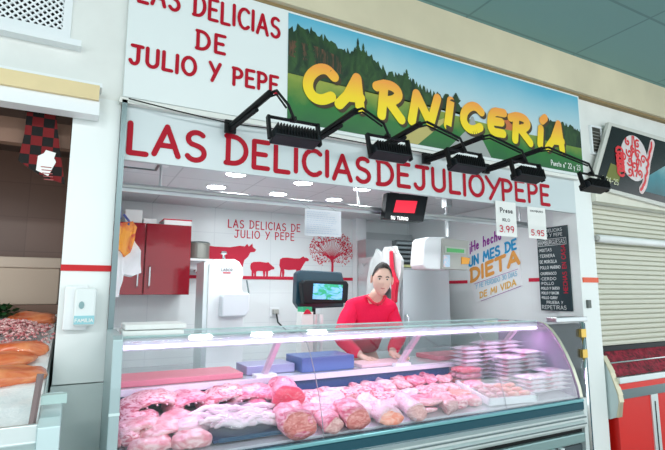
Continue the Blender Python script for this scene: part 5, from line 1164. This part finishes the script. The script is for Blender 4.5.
# vertical red flourish with white rim
fl = [[(4.678, 2.887), (4.631, 2.794), (4.585, 2.711), (4.557, 2.632), (4.528, 2.554), (4.483, 2.465), (4.429, 2.414)]][0]
bm = NB(); ribbon(bm, fl, .075, V(0, ys - .005, 0), V(1, 0, 0), V(0, 0, 1), V(0, -1, 0)); obj('flourish_rim', bm, mat('flourish_pale', (.75, .6, .6), .4), g)
bm = NB()
for (a, b_), (c, d) in zip(fl, fl[1:]): rib([(a - .02, b_), (c + .02, (b_ + d) / 2), (c - .012, d)], .026, bm)
obj('flourish', bm, RE, g)
nx = V(*(3.842, 2.42, 2.44)); n2 = V(*(4.089, 2.42, 2.423))
text('number_lettering', 'nº 24-25', (nx.x, ys - .005, nx.z), n2 - nx, ZU, .045, .007, mat('num_pale', (.65, .68, .45), .5), g, width=(n2 - nx).length)
bm = NB(); prism(bm, [[(4.009, 2.61), (4.163, 2.585), (4.102, 2.452), (3.921, 2.467)]][0], ys - .0045, ys - .003, 'y'); obj('green_leaf_print', bm, mat('leaf_print', (.16, .18, .03), .6), g)
# counter of the right stall
g = thing('stall_counter', 'red and steel stall counter under the roller shutter with slanted end panel', 'counter', (4.8, 2.4, 0))
EP = [[(2.58, 1.047), (2.525, 0.989), (2.468, 0.87), (2.417, 0.701), (2.414, 0.649), (2.44, 0.53), (2.499, 0.502), (2.605, 0.534)]][0]
bm = NB(); prism(bm, EP, 3.83, 3.87, 'x'); obj('end_panel', bm, mat('end_panel_pale', (.60, .72, .72), .35, .2), g, bevel=.004)
bm = NB()
for a, b_ in zip(EP[1:5], EP[2:6]): prism(bm, [a, b_, (b_[0] - .012, b_[1]), (a[0] - .006, a[1] + .002)], 3.828, 3.885, 'x')
obj('edge_trim', bm, mat('trim_gold', (.62, .58, .42), .3, .7), g)
yf = 2.42
def zz(y_): return y_
bm = NB(); box(bm, 3.88, 7, yf, 2.60, .78, .83); obj('front_rail', bm, steel_l, g, bevel=.006)
bm = NB(); box(bm, 3.88, 7, yf + .005, 2.60, .735, .78); obj('red_strip', bm, mat('strip_red', (.75, .02, .01), .35), g)
bm = NB(); box(bm, 3.88, 7, yf + .01, 2.60, .66, .735); obj('lower_rail', bm, steel_d, g)
bm = NB(); box(bm, 3.87, 4.32, yf + .03, 2.60, 0, .66); box(bm, 4.42, 7, yf + .03, 2.60, 0, .66); obj('red_panel', bm, mat('panel_red', (.72, .012, .008), .35), g)
bm = NB(); box(bm, 4.32, 4.42, yf + .02, 2.60, 0, .66); obj('steel_post', bm, steel_l, g)
bx('post_slot', black, g, 4.365, 4.375, yf + .017, yf + .02, .05, .6)
cv = NB(); prof = [(2.60, 1.05), (2.585, 1.0), (2.53, .95), (2.47, .87), (2.445, .835)]
nn = 90; G_ = []
for i in range(nn + 1):
    x = 3.88 + 2.6 * i / nn; row = []
    for j in range(21):
        t = j / 20 * (len(prof) - 1); k = min(int(t), len(prof) - 2); f_ = t - k; y = prof[k][0] * (1 - f_) + prof[k + 1][0] * f_; z = prof[k][1] * (1 - f_) + prof[k + 1][1] * f_
        row.append(cv.verts.new(V(x, y - .012 * noise.noise(V(x * 14, j * .3, 0)), z + .008 * noise.noise(V(x * 20, j * .5, 5)))))
    G_.append(row)
for a, b_ in zip(G_, G_[1:]):
    for j in range(20): cv.faces.new((a[j], a[j + 1], b_[j + 1], b_[j]))
tag(obj('checked_cover', cv, two_tone('red_plaid', (.035, .008, .012), (.42, .02, .05), 1, .3, .7, .8, (26, 9, 34), 0, 'noise'), None, True), 'dark red checked cloth covering the goods of the right stall', 'cloth')
bm = NB(); tube(bm, [(3.88, 2.49, .935), (7, 2.49, .935)], .006, 6); obj('wire_rail', bm, chrome, g)

# ================================================================ LIGHT
def area(name, loc, rot, sx, sy, e, col=(1, 1, 1)):
    L = bpy.data.lights.new(name, 'AREA'); L.shape = 'RECTANGLE'; L.size = sx; L.size_y = sy; L.energy = e; L.color = col
    o = bpy.data.objects.new(name, L); o.location = loc; o.rotation_euler = rot; C.objects.link(o); return o
for i, (x, y) in enumerate(((-1.6, -2.2), (1.4, -2.2), (4.4, -2.2))): area('hall_fill_light', (x, y, 3.45), (math.radians(30), 0, 0), 1.5, .3, PW_HALL_FILL, (.97, 1, .99))  # fill lights added behind the camera, without fixtures
area('case_tube_light', (1.55, 2.335, 1.243), (math.radians(0), 0, 0), 2.6, .05, PW_CASE, (.98, .52, .95))
area('fish_stall_light', (-.9, 2.2, 2.25), (0, 0, 0), .8, .3, PW_FISH, (1, .95, .9))  # area light over the fish counter, no fixture modelled
w = bpy.data.worlds.new('world'); bpy.context.scene.world = w; w.use_nodes = True
w.node_tree.nodes['Background'].inputs[0].default_value = (.88, .96, 1, 1); w.node_tree.nodes['Background'].inputs[1].default_value = WORLD
# ================================================================ CAMERA
cam = bpy.data.cameras.new('camera'); co = bpy.data.objects.new('camera', cam); C.objects.link(co); cam.sensor_width = 36; cam.lens = 480 / 665 * 36; cam.clip_start = .05
co.location = (0, 0, 1.5); co.rotation_euler = (math.radians(90 + 8.06), 0, math.radians(-28)); bpy.context.scene.camera = co
sc = bpy.context.scene; sc.view_settings.view_transform = 'Standard'; sc.view_settings.look = 'None'; sc.view_settings.gamma = 1; sc.view_settings.use_curve_mapping = False; sc.view_settings.exposure = EXPO
